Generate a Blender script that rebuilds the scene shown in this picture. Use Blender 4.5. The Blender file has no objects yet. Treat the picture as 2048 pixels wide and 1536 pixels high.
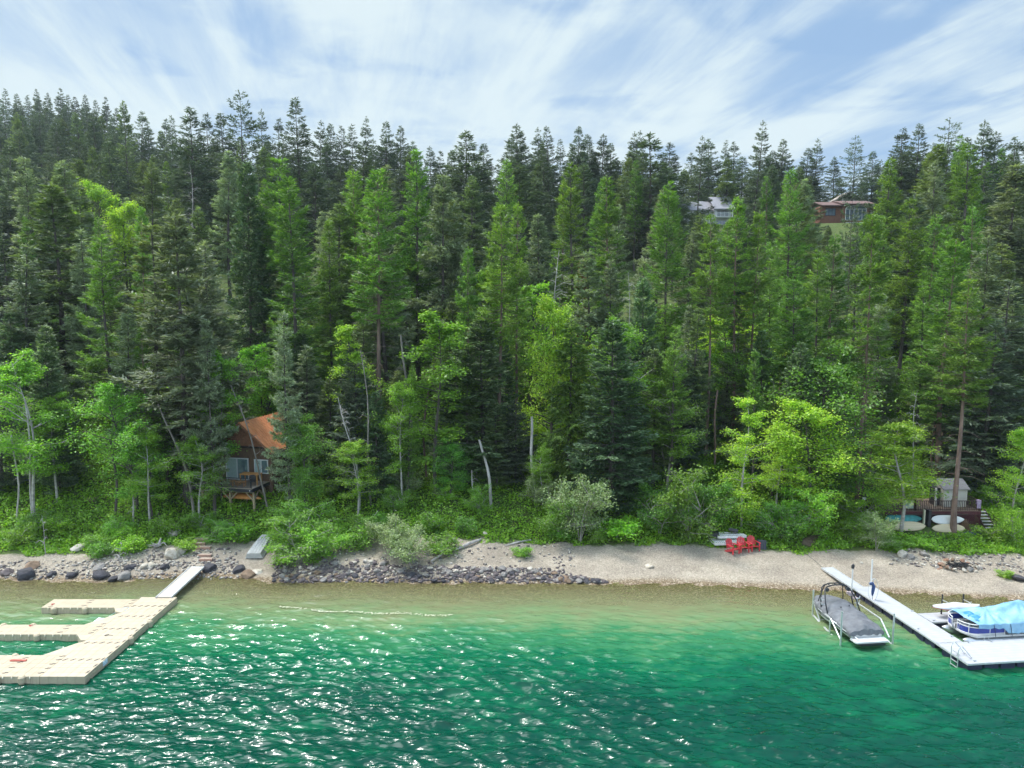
import bpy, math, random
import numpy as np
from mathutils import Vector, Matrix, noise
PI = math.pi
D2R = math.radians
sc = bpy.context.scene
C = sc.collection
# ------------------------------------------------------------------ camera, world, sun, exposure
CAMH, PITCH, FPX = 20.5, D2R(6), 1422.0
cam_d = bpy.data.cameras.new('camera'); cam = bpy.data.objects.new('camera', cam_d); C.objects.link(cam)
cam.location = (0, 0, CAMH); cam.rotation_euler = (PI/2 - PITCH, 0, 0)
cam_d.sensor_width = 36; cam_d.lens = FPX/2048*36; cam_d.clip_end = 5000; cam_d.clip_start = 0.5
sc.camera = cam
SUN_EL, SUN_AZ = D2R(61), D2R(301)          # azimuth clockwise from +Y: the sun stands high to the left of the camera behind thin cloud
sd = bpy.data.lights.new('sun', 'SUN'); sun = bpy.data.objects.new('sun', sd); C.objects.link(sun)
sd.energy = 3.0; sd.angle = D2R(10); sd.color = (1.0, .955, .88)
sv = Vector((math.sin(SUN_AZ)*math.cos(SUN_EL), math.cos(SUN_AZ)*math.cos(SUN_EL), math.sin(SUN_EL)))
sun.rotation_euler = sv.to_track_quat('Z', 'Y').to_euler(); sun.location = sv*300
w = bpy.data.worlds.new('World'); sc.world = w; w.use_nodes = True
def build_world():
    nt = w.node_tree; N = nt.nodes; L = nt.links; N.clear()
    out = N.new('ShaderNodeOutputWorld'); bg = N.new('ShaderNodeBackground'); L.new(bg.outputs[0], out.inputs[0])
    sky = N.new('ShaderNodeTexSky'); sky.sky_type = 'NISHITA'; sky.sun_disc = False
    sky.sun_elevation = SUN_EL; sky.sun_rotation = SUN_AZ; sky.altitude = 900; sky.air_density = 1.0; sky.dust_density = .6; sky.ozone_density = 1.2
    def M(op, a, b=None, c=None):
        n = N.new('ShaderNodeMath'); n.operation = op
        for i, v in enumerate((a, b, c)):
            if v is None: continue
            if isinstance(v, (int, float)): n.inputs[i].default_value = v
            else: L.new(v, n.inputs[i])
        return n.outputs[0]
    tc = N.new('ShaderNodeTexCoord'); sp = N.new('ShaderNodeSeparateXYZ'); L.new(tc.outputs['Generated'], sp.inputs[0])
    z = M('MAXIMUM', sp.outputs[2], .03)
    z2 = M('ADD', z, .06)
    u = M('DIVIDE', sp.outputs[0], z2); v = M('DIVIDE', sp.outputs[1], z2)
    a = D2R(-13)                                             # wind streaks run along this azimuth
    us = M('SUBTRACT', M('MULTIPLY', u, math.cos(a)), M('MULTIPLY', v, math.sin(a)))     # across
    vs = M('ADD', M('MULTIPLY', u, math.sin(a)), M('MULTIPLY', v, math.cos(a)))          # along
    def comb(x, y, zz=0.0):
        c = N.new('ShaderNodeCombineXYZ'); L.new(x, c.inputs[0]); L.new(y, c.inputs[1]); c.inputs[2].default_value = zz; return c.outputs[0]
    def noise_(vec, scale, det, rough, dist=0.0):
        n = N.new('ShaderNodeTexNoise'); L.new(vec, n.inputs['Vector']); n.inputs['Scale'].default_value = scale
        n.inputs['Detail'].default_value = det; n.inputs['Roughness'].default_value = rough; n.inputs['Distortion'].default_value = dist
        return n.outputs[0]
    def mr(x, a0, a1, b0=0.0, b1=1.0):
        n = N.new('ShaderNodeMapRange'); n.interpolation_type = 'SMOOTHSTEP'; L.new(x, n.inputs[0])
        for i, q in enumerate((a0, a1, b0, b1)): n.inputs[i+1].default_value = q
        return n.outputs[0]
    streak = noise_(comb(M('MULTIPLY', us, 1.5), M('MULTIPLY', vs, .22), 4.0), 2.3, 9, .60, .35)
    fine = noise_(comb(M('MULTIPLY', us, 3.2), M('MULTIPLY', vs, .5), 1.0), 4.2, 8, .65, .5)
    puff = noise_(comb(us, M('MULTIPLY', vs, .75), 7.3), 1.35, 8, .55, .25)
    ratio = M('DIVIDE', sp.outputs[0], M('MAXIMUM', sp.outputs[1], .02))
    left = mr(ratio, -.1, .52, 1.0, 0.0)                      # thicker veil over the left of the lake
    low = mr(sp.outputs[2], .16, .34, 1.0, 0.0)
    veil = M('MULTIPLY_ADD', left, .40, M('MULTIPLY', low, .24))
    f = M('ADD', veil, M('MULTIPLY', mr(streak, .36, .70), .50))
    f = M('ADD', f, M('MULTIPLY', mr(puff, .42, .68), .42))
    f = M('ADD', f, M('MULTIPLY', M('SUBTRACT', fine, .5), .25))
    hole = mr(noise_(comb(us, vs, 2.2), 1.9, 5, .5, .4), .50, .68)
    f = M('SUBTRACT', f, M('MULTIPLY', hole, .34))
    f = mr(f, -.06, 1.02, .10, 1.0)
    skym = N.new('ShaderNodeMix'); skym.data_type = 'RGBA'; skym.inputs[0].default_value = .75
    L.new(sky.outputs[0], skym.inputs[6]); skym.inputs[7].default_value = (2.9, 4.9, 7.9, 1)
    mix = N.new('ShaderNodeMix'); mix.data_type = 'RGBA'; L.new(f, mix.inputs[0]); L.new(skym.outputs[2], mix.inputs[6])
    mix.inputs[7].default_value = (7.0, 8.2, 8.7, 1)
    # added fill: unseen sky over and behind the camera brightened for camera-facing sides
    fill_gain = mr(sp.outputs[1], -.35, .55, 2.2, 1.0)
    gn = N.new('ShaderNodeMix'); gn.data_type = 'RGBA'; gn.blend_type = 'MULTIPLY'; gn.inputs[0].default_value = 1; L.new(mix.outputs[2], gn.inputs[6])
    gg = N.new('ShaderNodeCombineColor'); L.new(fill_gain, gg.inputs[0]); L.new(fill_gain, gg.inputs[1]); L.new(fill_gain, gg.inputs[2]); L.new(gg.outputs[0], gn.inputs[7]); mix = gn
    # bright veil of thin cloud round the sun
    dt = N.new('ShaderNodeVectorMath'); dt.operation = 'DOT_PRODUCT'; L.new(tc.outputs['Generated'], dt.inputs[0]); dt.inputs[1].default_value = sv
    glow = M('ADD', M('MULTIPLY', mr(dt.outputs['Value'], .89, .995), 75.0), M('MULTIPLY', mr(dt.outputs['Value'], .84, .97), 8.0))
    ga = N.new('ShaderNodeMix'); ga.data_type = 'RGBA'; ga.blend_type = 'ADD'; ga.inputs[0].default_value = 1; L.new(mix.outputs[2], ga.inputs[6])
    gc = N.new('ShaderNodeCombineColor'); L.new(glow, gc.inputs[0]); L.new(glow, gc.inputs[1]); L.new(M('MULTIPLY', glow, 1.04), gc.inputs[2]); L.new(gc.outputs[0], ga.inputs[7])
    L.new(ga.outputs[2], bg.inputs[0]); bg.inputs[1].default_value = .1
build_world()
sc.view_settings.view_transform = 'Standard'; sc.view_settings.look = 'None'; sc.view_settings.exposure = .1; sc.view_settings.gamma = 1
sc.cycles.max_bounces = 5; sc.cycles.diffuse_bounces = 3; sc.cycles.glossy_bounces = 2; sc.cycles.transmission_bounces = 3
sc.cycles.transparent_max_bounces = 8; sc.cycles.sample_clamp_indirect = 4; sc.cycles.caustics_reflective = False; sc.cycles.caustics_refractive = False
rng = random.Random(11); nr = np.random.RandomState(5)
# ------------------------------------------------------------------ pixel rays (photo is 2048 x 1536)
cp_, sp_ = math.cos(PITCH), math.sin(PITCH)
def ray(px, py):
    a = (px-1024)/FPX; b = (768-py)/FPX
    return a, cp_+sp_*b, cp_*b-sp_
def at(px, py, z=0.0):
    dx, dy, dz = ray(px, py); t = (z-CAMH)/dz
    return Vector((dx*t, dy*t, z))
def aty(px, py, y):
    dx, dy, dz = ray(px, py); t = y/dy
    return Vector((dx*t, y, CAMH+dz*t))
def pix(p):
    dep = p[1]*cp_ - (p[2]-CAMH)*sp_
    up = p[1]*sp_ + (p[2]-CAMH)*cp_
    return 1024+FPX*p[0]/dep, 768-FPX*up/dep
# ------------------------------------------------------------------ terrain height
SHX = np.array([-600, -60, -39, -31, -27, -22, -18.3, -12, -4.7, 6.6, 14, 21, 26.4, 36, 60, 600.])
SHY = np.array([53, 53, 52.3, 51.8, 52.8, 52.9, 51.8, 52, 51.6, 51.5, 51.3, 50.4, 49.9, 48.6, 46, 40.])
PV = np.array([-60, -40, -16, -10, -6, -3, 0, 1.5, 7, 13, 20, 60, 130, 170, 215, 270, 340, 420, 700.])
PL = np.array([-10, -9, -5, -2.2, -.95, -.4, 0, .22, 1.0, 3.0, 5.2, 17, 41, 47, 49, 42, 30, 20, 0.])
PR = np.array([-10, -9, -5, -2.2, -.95, -.4, 0, .12, .45, 1.1, 1.9, 16, 41, 47, 49, 42, 30, 20, 0.])
PB = np.array([-10, -9, -5, -2.2, -.95, -.4, 0, .22, 1.0, 3.0, 5.2, 17, 41, 56, 72, 92, 112, 121, 100.])
def sstep(x, a, b):
    t = np.clip((x-a)/(b-a), 0, 1); return t*t*(3-2*t)
def shore(x): return np.interp(x, SHX, SHY)
def hgt(x, y):
    x = np.asarray(x, float); y = np.asarray(y, float)
    v = y-shore(x)
    hl = np.interp(v, PV, PL); hr = np.interp(v, PV, PR); hb = np.interp(v, PV, PB)
    h = hl+(hr-hl)*sstep(x, 17, 30)
    t = x/np.maximum(y, 10)
    h = h+(hb-hl)*sstep(-t, .40, .58)*(v > 130)
    amp = sstep(v, 2, 12)
    h = h+amp*(.28*np.sin(x*.31+1.3)*np.cos(y*.27+.4)+.16*np.sin(x*.9+y*.5)+.10*np.sin(x*1.7-y*1.3))
    h = h+sstep(v, -1, .5)*.035*np.sin(x*2.3+np.sin(y*3))
    return h
def H(x, y): return float(hgt(x, y))
def ground(px, py):
    dx, dy, dz = ray(px, py); y = 35.0
    while y < 600:
        t = y/dy
        if CAMH+dz*t < H(dx*t, y): break
        y += .1
    t = y/dy
    return Vector((dx*t, y, H(dx*t, y)))
VX = np.array([-60, -45, -33, -28, -20, -8, 0, 8, 22, 30, 45, 60.]); VS = np.array([4.5, 4.2, 4.6, 5.6, 6.6, 7.4, 7.2, 6.3, 6.8, 8.0, 8.8, 9.])
def vstart(x): return np.interp(x, VX, VS)
# ------------------------------------------------------------------ materials
def nmat(name):
    m = bpy.data.materials.new(name); m.use_nodes = True; nt = m.node_tree
    b = nt.nodes['Principled BSDF']; return m, nt, nt.nodes, nt.links, b
def ramp(N, stops, interp='LINEAR'):
    r = N.new('ShaderNodeValToRGB'); cr = r.color_ramp; cr.interpolation = interp
    cr.elements[0].position, cr.elements[0].color = stops[0][0], (*stops[0][1], 1)
    cr.elements[1].position, cr.elements[1].color = stops[-1][0], (*stops[-1][1], 1)
    for p, c in stops[1:-1]:
        e = cr.elements.new(p); e.color = (*c, 1)
    return r
def mat(name, col, rough=.6, var=.18, scale=6, metal=0.0, bump=0.0, bscale=40, stretch=(1, 1, 1), col2=None, spec=.5):
    m, nt, N, L, b = nmat(name)
    tc = N.new('ShaderNodeTexCoord'); mp = N.new('ShaderNodeMapping'); L.new(tc.outputs['Object'], mp.inputs[0]); mp.inputs['Scale'].default_value = stretch
    n = N.new('ShaderNodeTexNoise'); L.new(mp.outputs[0], n.inputs['Vector']); n.inputs['Scale'].default_value = scale; n.inputs['Detail'].default_value = 6; n.inputs['Roughness'].default_value = .65
    c2 = col2 or tuple(min(1, c*(1+var)) for c in col); c1 = tuple(c*(1-var) for c in col)
    r = ramp(N, [(.32, c1), (.68, c2)]); L.new(n.outputs[0], r.inputs[0]); L.new(r.outputs[0], b.inputs['Base Color'])
    b.inputs['Roughness'].default_value = rough; b.inputs['Metallic'].default_value = metal; b.inputs['Specular IOR Level'].default_value = spec
    if bump:
        n2 = N.new('ShaderNodeTexNoise'); L.new(mp.outputs[0], n2.inputs['Vector']); n2.inputs['Scale'].default_value = bscale; n2.inputs['Detail'].default_value = 4
        bp = N.new('ShaderNodeBump'); L.new(n2.outputs[0], bp.inputs['Height']); bp.inputs['Strength'].default_value = bump; bp.inputs['Distance'].default_value = .05; L.new(bp.outputs[0], b.inputs['Normal'])
    return m
def leafmat(name, dark, light, tip=None, trans=.35):
    m, nt, N, L, b = nmat(name); N.remove(b); out = N['Material Output']
    g = N.new('ShaderNodeNewGeometry'); oi = N.new('ShaderNodeObjectInfo'); tc = N.new('ShaderNodeTexCoord')
    n = N.new('ShaderNodeTexNoise'); L.new(tc.outputs['Object'], n.inputs['Vector']); n.inputs['Scale'].default_value = .9; n.inputs['Detail'].default_value = 3
    a = N.new('ShaderNodeMath'); a.operation = 'MULTIPLY_ADD'; L.new(g.outputs['Random Per Island'], a.inputs[0]); a.inputs[1].default_value = .62; 
    s = N.new('ShaderNodeMath'); s.operation = 'MULTIPLY_ADD'; L.new(n.outputs[0], s.inputs[0]); s.inputs[1].default_value = 1.3; s.inputs[2].default_value = -.46; L.new(s.outputs[0], a.inputs[2])
    stops = [(.0, dark), (.8, light)]
    if tip: stops = [(.0, dark), (.6, light), (.97, tip)]
    r = ramp(N, stops); L.new(a.outputs[0], r.inputs[0])
    hs = N.new('ShaderNodeHueSaturation'); L.new(r.outputs[0], hs.inputs['Color'])
    h = N.new('ShaderNodeMapRange'); L.new(oi.outputs['Random'], h.inputs[0]); h.inputs[3].default_value = .485; h.inputs[4].default_value = .515; L.new(h.outputs[0], hs.inputs['Hue'])
    m2 = N.new('ShaderNodeMath'); m2.operation = 'MULTIPLY'; L.new(oi.outputs['Random'], m2.inputs[0]); m2.inputs[1].default_value = 7.13
    m3 = N.new('ShaderNodeMath'); m3.operation = 'FRACT'; L.new(m2.outputs[0], m3.inputs[0])
    v = N.new('ShaderNodeMapRange'); L.new(m3.outputs[0], v.inputs[0]); v.inputs[3].default_value = .78; v.inputs[4].default_value = 1.22; L.new(v.outputs[0], hs.inputs['Value'])
    d = N.new('ShaderNodeBsdfDiffuse'); t = N.new('ShaderNodeBsdfTranslucent'); mx = N.new('ShaderNodeMixShader'); mx.inputs[0].default_value = trans
    L.new(hs.outputs[0], d.inputs[0])
    tm = N.new('ShaderNodeMix'); tm.data_type = 'RGBA'; tm.blend_type = 'MULTIPLY'; tm.inputs[0].default_value = 1; L.new(hs.outputs[0], tm.inputs[6]); tm.inputs[7].default_value = (1.3, 1.5, .6, 1); L.new(tm.outputs[2], t.inputs[0])
    gl = N.new('ShaderNodeBsdfGlossy'); gl.inputs['Roughness'].default_value = .5; gl.inputs[0].default_value = (.9, .95, 1, 1)
    mg = N.new('ShaderNodeMixShader'); mg.inputs[0].default_value = .035
    L.new(d.outputs[0], mx.inputs[1]); L.new(t.outputs[0], mx.inputs[2]); L.new(mx.outputs[0], mg.inputs[1]); L.new(gl.outputs[0], mg.inputs[2]); L.new(mg.outputs[0], out.inputs[0])
    return m
LARCH = leafmat('larch_needles', (.048, .100, .020), (.155, .270, .045), (.29, .43, .07), .40)
FIR = leafmat('fir_needles', (0.062, 0.092, 0.036), (0.164, 0.218, 0.078), (0.260, 0.307, 0.126), .32)
FIRG = leafmat('grey_fir_needles', (0.100, 0.130, 0.078), (0.241, 0.289, 0.173), (0.362, 0.413, 0.261), .32)
SPRUCE = leafmat('spruce_needles', (.048, .090, .036), (.130, .205, .090), (.27, .35, .19), .28)
DARK = leafmat('dark_fir_needles', (0.042, 0.065, 0.044), (0.106, 0.142, 0.088), (0.158, 0.195, 0.119), .28)
BROAD = leafmat('broad_leaves', (0.080, 0.176, 0.017), (0.209, 0.411, 0.037), (0.342, 0.538, 0.061), .45)
LIME = leafmat('lime_leaves', (0.126, 0.234, 0.017), (0.312, 0.489, 0.040), (0.517, 0.607, 0.061), .45)
MAPLE = leafmat('green_leaves', (0.054, 0.137, 0.017), (0.146, 0.314, 0.037), (0.240, 0.420, 0.061), .42)
BUSH = leafmat('bush_leaves', (0.076, 0.157, 0.020), (0.178, 0.343, 0.037), (0.281, 0.460, 0.072), .42)
BRIGHT = leafmat('bright_bush_leaves', (0.096, 0.196, 0.017), (0.229, 0.430, 0.032), (0.373, 0.567, 0.061), .42)
COVER = leafmat('ground_leaves', (.10, .21, .014), (.26, .50, .03), (.42, .64, .05), .42)
GREYTWIG = leafmat('pale_leaves', (0.119, 0.177, 0.072), (0.260, 0.354, 0.139), (0.414, 0.496, 0.247), .35)
BARK = mat('bark', (.085, .07, .062), .9, .45, 3, bump=.6, bscale=14, stretch=(1, 1, .25))
BARKR = mat('reddish_bark', (.19, .125, .10), .9, .4, 3, bump=.6, bscale=14, stretch=(1, 1, .25))
BIRCH = mat('pale_bark', (.36, .33, .30), .8, .35, 2.5, bump=.3, bscale=18)
DEADW = mat('weathered_deadwood', (.36, .335, .31), .85, .35, 3, bump=.4, bscale=16, stretch=(1, 1, .3))
GREYB = mat('grey_bark', (.20, .175, .155), .9, .35, 3, bump=.5, bscale=14, stretch=(1, 1, .25))
TWIG = mat('bare_twigs', (.30, .27, .24), .9, .3, 3)
# ------------------------------------------------------------------ mesh helpers
class MB:
    def __init__(s): s.v = []; s.f = []
    def add(s, vs, fs):
        o = len(s.v); s.v += [tuple(p) for p in vs]; s.f += [tuple(i+o for i in f) for f in fs]; return s
    def box(s, c, d, M=None, taper=1.0):
        x, y, z = d[0]/2, d[1]/2, d[2]/2; t = taper
        vs = [Vector((sx*x*(t if sz > 0 else 1), sy*y*(t if sz > 0 else 1), sz*z)) for sz in (-1, 1) for sx, sy in ((-1, -1), (1, -1), (1, 1), (-1, 1))]
        if M is not None: vs = [M@p for p in vs]
        vs = [p+Vector(c) for p in vs]
        return s.add(vs, [(3, 2, 1, 0), (4, 5, 6, 7), (0, 1, 5, 4), (1, 2, 6, 5), (2, 3, 7, 6), (3, 0, 4, 7)])
    def beam(s, a, b, wd, ht):
        a, b = Vector(a), Vector(b); d = b-a
        q = d.to_track_quat('Y', 'Z').to_matrix()
        return s.box((a+b)/2, (wd, d.length, ht), q)
    def tube(s, pts, rad, n=6, cap=True):
        pts = [Vector(p) for p in pts]; o = len(s.v); k = len(pts)
        rr = rad if isinstance(rad, (list, tuple)) else [rad]*k
        up = Vector((0, 0, 1)); prev = None
        for i, p in enumerate(pts):
            d = (pts[min(i+1, k-1)]-pts[max(i-1, 0)]).normalized()
            if prev is None:
                a = d.cross(up if abs(d.z) < .9 else Vector((1, 0, 0))).normalized()
            else: a = (prev-d*prev.dot(d)).normalized()
            prev = a; b = d.cross(a)
            for j in range(n):
                an = 2*PI*j/n; s.v.append(tuple(p+(a*math.cos(an)+b*math.sin(an))*rr[i]))
        for i in range(k-1):
            for j in range(n):
                s.f.append((o+i*n+j, o+i*n+(j+1) % n, o+(i+1)*n+(j+1) % n, o+(i+1)*n+j))
        if cap:
            s.f.append(tuple(o+j for j in range(n))[::-1]); s.f.append(tuple(o+(k-1)*n+j for j in range(n)))
        return s
    def prism(s, poly, z0, z1):
        n = len(poly); vs = [(p[0], p[1], z0) for p in poly]+[(p[0], p[1], z1) for p in poly]
        return s.add(vs, [tuple(range(n))[::-1], tuple(range(n, 2*n))]+[(i, (i+1) % n, n+(i+1) % n, n+i) for i in range(n)])
    def grid(s, fn, nu, nv, close=False):
        o = len(s.v)
        for i in range(nu+1):
            for j in range(nv+1): s.v.append(tuple(fn(i/nu, j/nv)))
        for i in range(nu):
            for j in range(nv):
                a = o+i*(nv+1)+j; s.f.append((a, a+nv+1, a+nv+2, a+1))
        return s
    def mesh(s, name, m, smooth=False):
        me = bpy.data.meshes.new(name); me.from_pydata(s.v, [], s.f); me.materials.append(m)
        if smooth: me.shade_smooth()
        return me
    def build(s, name, m, parent=None, smooth=False):
        return link(name, s.mesh(name, m, smooth), parent)
def link(name, data, parent=None):
    o = bpy.data.objects.new(name, data); C.objects.link(o)
    if parent is not None: o.parent = parent
    return o
def tag(o, label=None, cat=None, group=None, kind=None):
    if label: o['label'] = label
    if cat: o['category'] = cat
    if group: o['group'] = group
    if kind: o['kind'] = kind
    return o
def empty(name, loc, rz, label, cat, group=None):
    o = link(name, None); o.location = loc; o.rotation_euler = (0, 0, rz); return tag(o, label, cat, group)
def npmesh(name, V, F4, m, smooth=False):
    me = bpy.data.meshes.new(name); nv = len(V); nf = len(F4); k = F4.shape[1]
    me.vertices.add(nv); me.vertices.foreach_set('co', np.ascontiguousarray(V, dtype=np.float32).ravel())
    me.loops.add(nf*k); me.loops.foreach_set('vertex_index', np.ascontiguousarray(F4, dtype=np.int32).ravel())
    me.polygons.add(nf); me.polygons.foreach_set('loop_start', np.arange(0, nf*k, k, dtype=np.int32))
    me.update(calc_edges=True); me.materials.append(m)
    if smooth: me.shade_smooth()
    return me
def leaves(P, A, S, ln, wd):
    """diamond leaves: base points P, long axes A, side axes S"""
    n = len(P); ln = np.broadcast_to(ln, (n,))[:, None]; wd = np.broadcast_to(wd, (n,))[:, None]
    V = np.empty((n, 4, 3)); V[:, 0] = P; V[:, 1] = P+A*ln*.45+S*wd*.5; V[:, 2] = P+A*ln; V[:, 3] = P+A*ln*.45-S*wd*.5
    return V.reshape(-1, 3), np.arange(n*4).reshape(n, 4)
def unit(a): return a/np.maximum(np.linalg.norm(a, axis=-1, keepdims=True), 1e-9)
# ------------------------------------------------------------------ conifers
def conifer(seed, Ht, R, cb, nb, K, m, bark=BARK, nl=.40, nw=.10, p=.8, e_top=.6, e_bot=-.15, curve=.12, droop=.25, gap=.25, tr=.24, lean=.0, deadlow=0, clump=1.0, twist=.5, name='conifer'):
    r = np.random.RandomState(seed)
    mb = MB()
    def tx(z): return np.array([lean*z/Ht*1.2+.12*math.sin(z*.21+seed), .12*math.cos(z*.17+seed*2)])*min(1, z/3)
    zs = np.linspace(0, Ht, 12)
    mb.tube([(*tx(z), z-(.6 if i == 0 else 0)) for i, z in enumerate(zs)], [tr*(1-.93*(z/Ht)**.9)*(1.25 if i == 0 else 1) for i, z in enumerate(zs)], 7)
    z0 = Ht*(cb+(1-cb)*np.sort(r.rand(nb))**.92)*.995
    t = (z0/Ht-cb)/(1-cb)
    az = (np.arange(nb)*2.399+r.randn(nb)*.5) % (2*PI)
    prof = np.power(np.clip(1-t, 0, 1), p)*np.minimum(1, .45+t*3.2)
    g = .5+.5*np.sin(az*2+seed+z0*.9)*np.sin(z0*1.7+seed*3)
    L = R*prof*(.66+.46*r.rand(nb))*(1-gap*g)+.12
    e1 = e_bot+(e_top-e_bot)*t**1.3+r.randn(nb)*.07
    dx, dy = np.cos(az), np.sin(az)
    base = np.array([tx(z) for z in z0])
    def cpt(i, s):                                       # arrays of branch index, s
        hx = L[i]*s
        zz = z0[i]+L[i]*(e1[i]*s-droop*(s*(1-s))*1.2+curve*s*s)
        return np.stack([base[i, 0]+dx[i]*hx, base[i, 1]+dy[i]*hx, zz], -1)
    for i in range(nb):
        if L[i] < .5: continue
        pts = [cpt(np.array([i]), np.array([q]))[0] for q in (0, .33, .66, .95)]
        rb = min(.05, .012+.013*L[i])
        mb.tube(pts, [rb, rb*.8, rb*.5, rb*.2], 3, cap=False)
    for i in range(deadlow):
        z = Ht*(cb*.35+cb*.75*r.rand()); a = r.rand()*2*PI; l = .6+r.rand()*1.6; b = tx(z)
        mb.tube([(b[0], b[1], z), (b[0]+math.cos(a)*l*.5, b[1]+math.sin(a)*l*.5, z+.05), (b[0]+math.cos(a)*l, b[1]+math.sin(a)*l, z-.25*l+r.randn()*.1)], [.025, .018, .006], 3, cap=False)
    wts = (L+.25)**1.35; cnt = np.maximum(5, (K*nb*wts/wts.sum())).astype(int)
    idx = np.repeat(np.arange(nb), cnt); n = len(idx)
    s = .12+.88*np.power(r.rand(n), .75)
    nt = 9
    s = (np.floor(s*nt)+.5+r.randn(n)*.16*(1.2-clump*.4))/nt; s = np.clip(s, .05, 1)
    sg = np.where(r.rand(n) < .5, -1, 1)
    tl = L[idx]*(.46*(1-s)+.10)*(.7+.5*r.rand(n))*np.minimum(1, 1.2*s+.35)
    q = np.power(r.rand(n), .8)
    ang = 1.0
    d = np.stack([dx[idx], dy[idx], (e1[idx]+2*curve*s)*.8], -1); sd_ = np.stack([-dy[idx], dx[idx], np.zeros(n)], -1)*sg[:, None]
    tw = unit(d*math.cos(ang)+sd_*math.sin(ang))
    P = cpt(idx, s)+tw*(q*tl)[:, None]
    P[:, 2] -= droop*.8*q*q*tl+np.abs(r.randn(n))*.05
    P += r.randn(n, 3)*.045
    A = unit(tw+r.randn(n, 3)*twist*.7+np.array([0, 0, -.10*droop*4])+d*.35)
    U = np.tile(np.array([0, 0, 1.]), (n, 1))+r.randn(n, 3)*.55
    S = unit(np.cross(A, U))
    V, F = leaves(P, A, S, nl*(.6+.8*r.rand(n)), nw*(.7+.6*r.rand(n)))
    # leader tuft
    k = 20; P2 = np.stack([np.full(k, tx(Ht)[0]), np.full(k, tx(Ht)[1]), Ht-r.rand(k)*1.2], -1); a2 = r.rand(k)*2*PI
    A2 = unit(np.stack([np.cos(a2), np.sin(a2), .9+r.rand(k)], -1)); S2 = unit(np.cross(A2, r.randn(k, 3)))
    V2, F2 = leaves(P2, A2, S2, min(nl, .4)*.8, nw*.8)
    V = np.vstack([V, V2]); F = np.vstack([F, F2+n*4])
    return mb.mesh('trunk', bark), npmesh('crown', V, F, m), Ht
def broadleaf(seed, Ht, R, cb, nl, n, m, bark=BIRCH, ls=.22, tr=.12, stems=1, flat=.75, lean=(0, 0), bare=0, spread=.55, vase=0.0, hang=0.0):
    r = np.random.RandomState(seed); mb = MB(); ends = []; segs = []
    for st in range(stems):
        a0 = r.rand()*2*PI; off = 0 if stems == 1 else .03
        b = np.array([math.cos(a0)*off, math.sin(a0)*off, 0]); out = np.array([math.cos(a0), math.sin(a0), 0])*(0 if stems == 1 else spread*R*.8)
        hh = Ht*(1 if st == 0 else .6+.35*r.rand())
        pts = []; k = 9; ph = r.rand(2)*6
        for i in range(k):
            q = i/(k-1)
            pts.append(b*(1-q)+out*q**1.3+np.array([lean[0]*q*q*Ht+.045*Ht*math.sin(q*5+ph[0])*q, lean[1]*q*q*Ht+.045*Ht*math.sin(q*4+ph[1])*q, hh*.97*q-(.4 if i == 0 else 0)]))
        t0 = tr*(1 if st == 0 else .75)
        mb.tube(pts, [t0*(1-.9*i/(k-1)) for i in range(k)], 6)
        pts = np.array(pts)
        for j in range(max(3, nl//stems)):
            q = cb+(1-cb)*r.rand()**.85; fi = q*(k-1); i0 = min(int(fi), k-2); bp = pts[i0]+(pts[i0+1]-pts[i0])*(fi-i0)
            tq = (q-cb)/(1-cb); prof = math.sqrt(max(.03, 1-(2*tq-.75)**2/1.6)) if vase == 0 else .35+.65*tq
            if vase == 0: prof = max(.28, math.sin(PI*min(1, .18+.82*tq)))**.7
            l = R*prof*(.5+.55*r.rand()); a = r.rand()*2*PI
            e = .15+.6*tq+r.randn()*.12
            mid = bp+np.array([math.cos(a)*l*.5, math.sin(a)*l*.5, l*e*.65]); a2 = a+r.randn()*.35
            end = bp+np.array([math.cos(a2)*l, math.sin(a2)*l, l*e*(1-hang)-hang*l*.35])
            rr = min(.05, .012+l*.011)
            mb.tube([bp, mid, end], [rr, rr*.7, rr*.25], 4, cap=False)
            for q2 in (.5, .75, 1.0):
                for _ in range(2):
                    o = bp*(1-q2)**2+2*mid*q2*(1-q2)+end*q2*q2
                    e2 = o+r.randn(3)*np.array([1, 1, .5])*l*.22
                    mb.tube([o, e2], [rr*.35, .006], 3, cap=False); ends.append((o, e2, l))
    E0 = np.array([e[0] for e in ends]); E1 = np.array([e[1] for e in ends]); EL = np.array([e[2] for e in ends])
    if bare:
        keep = r.rand(len(E0)) > bare; E0, E1, EL = E0[keep], E1[keep], EL[keep]
    idx = r.randint(0, len(E0), n); q = r.rand(n)[:, None]
    P = E0[idx]*(1-q)+E1[idx]*q+r.randn(n, 3)*np.array([1, 1, .75])*(.09+.10*EL[idx])[:, None]
    A = unit(r.randn(n, 3)*np.array([1, 1, .45])+np.array([0, 0, -.25-hang])); U = np.tile(np.array([0, 0, 1.]), (n, 1))+r.randn(n, 3)*.6
    S = unit(np.cross(A, U))
    V, F = leaves(P, A, S, ls*(.7+.6*r.rand(n)), ls*.62*(.7+.6*r.rand(n)))
    return mb.mesh('trunk', bark), npmesh('crown', V, F, m), Ht
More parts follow.
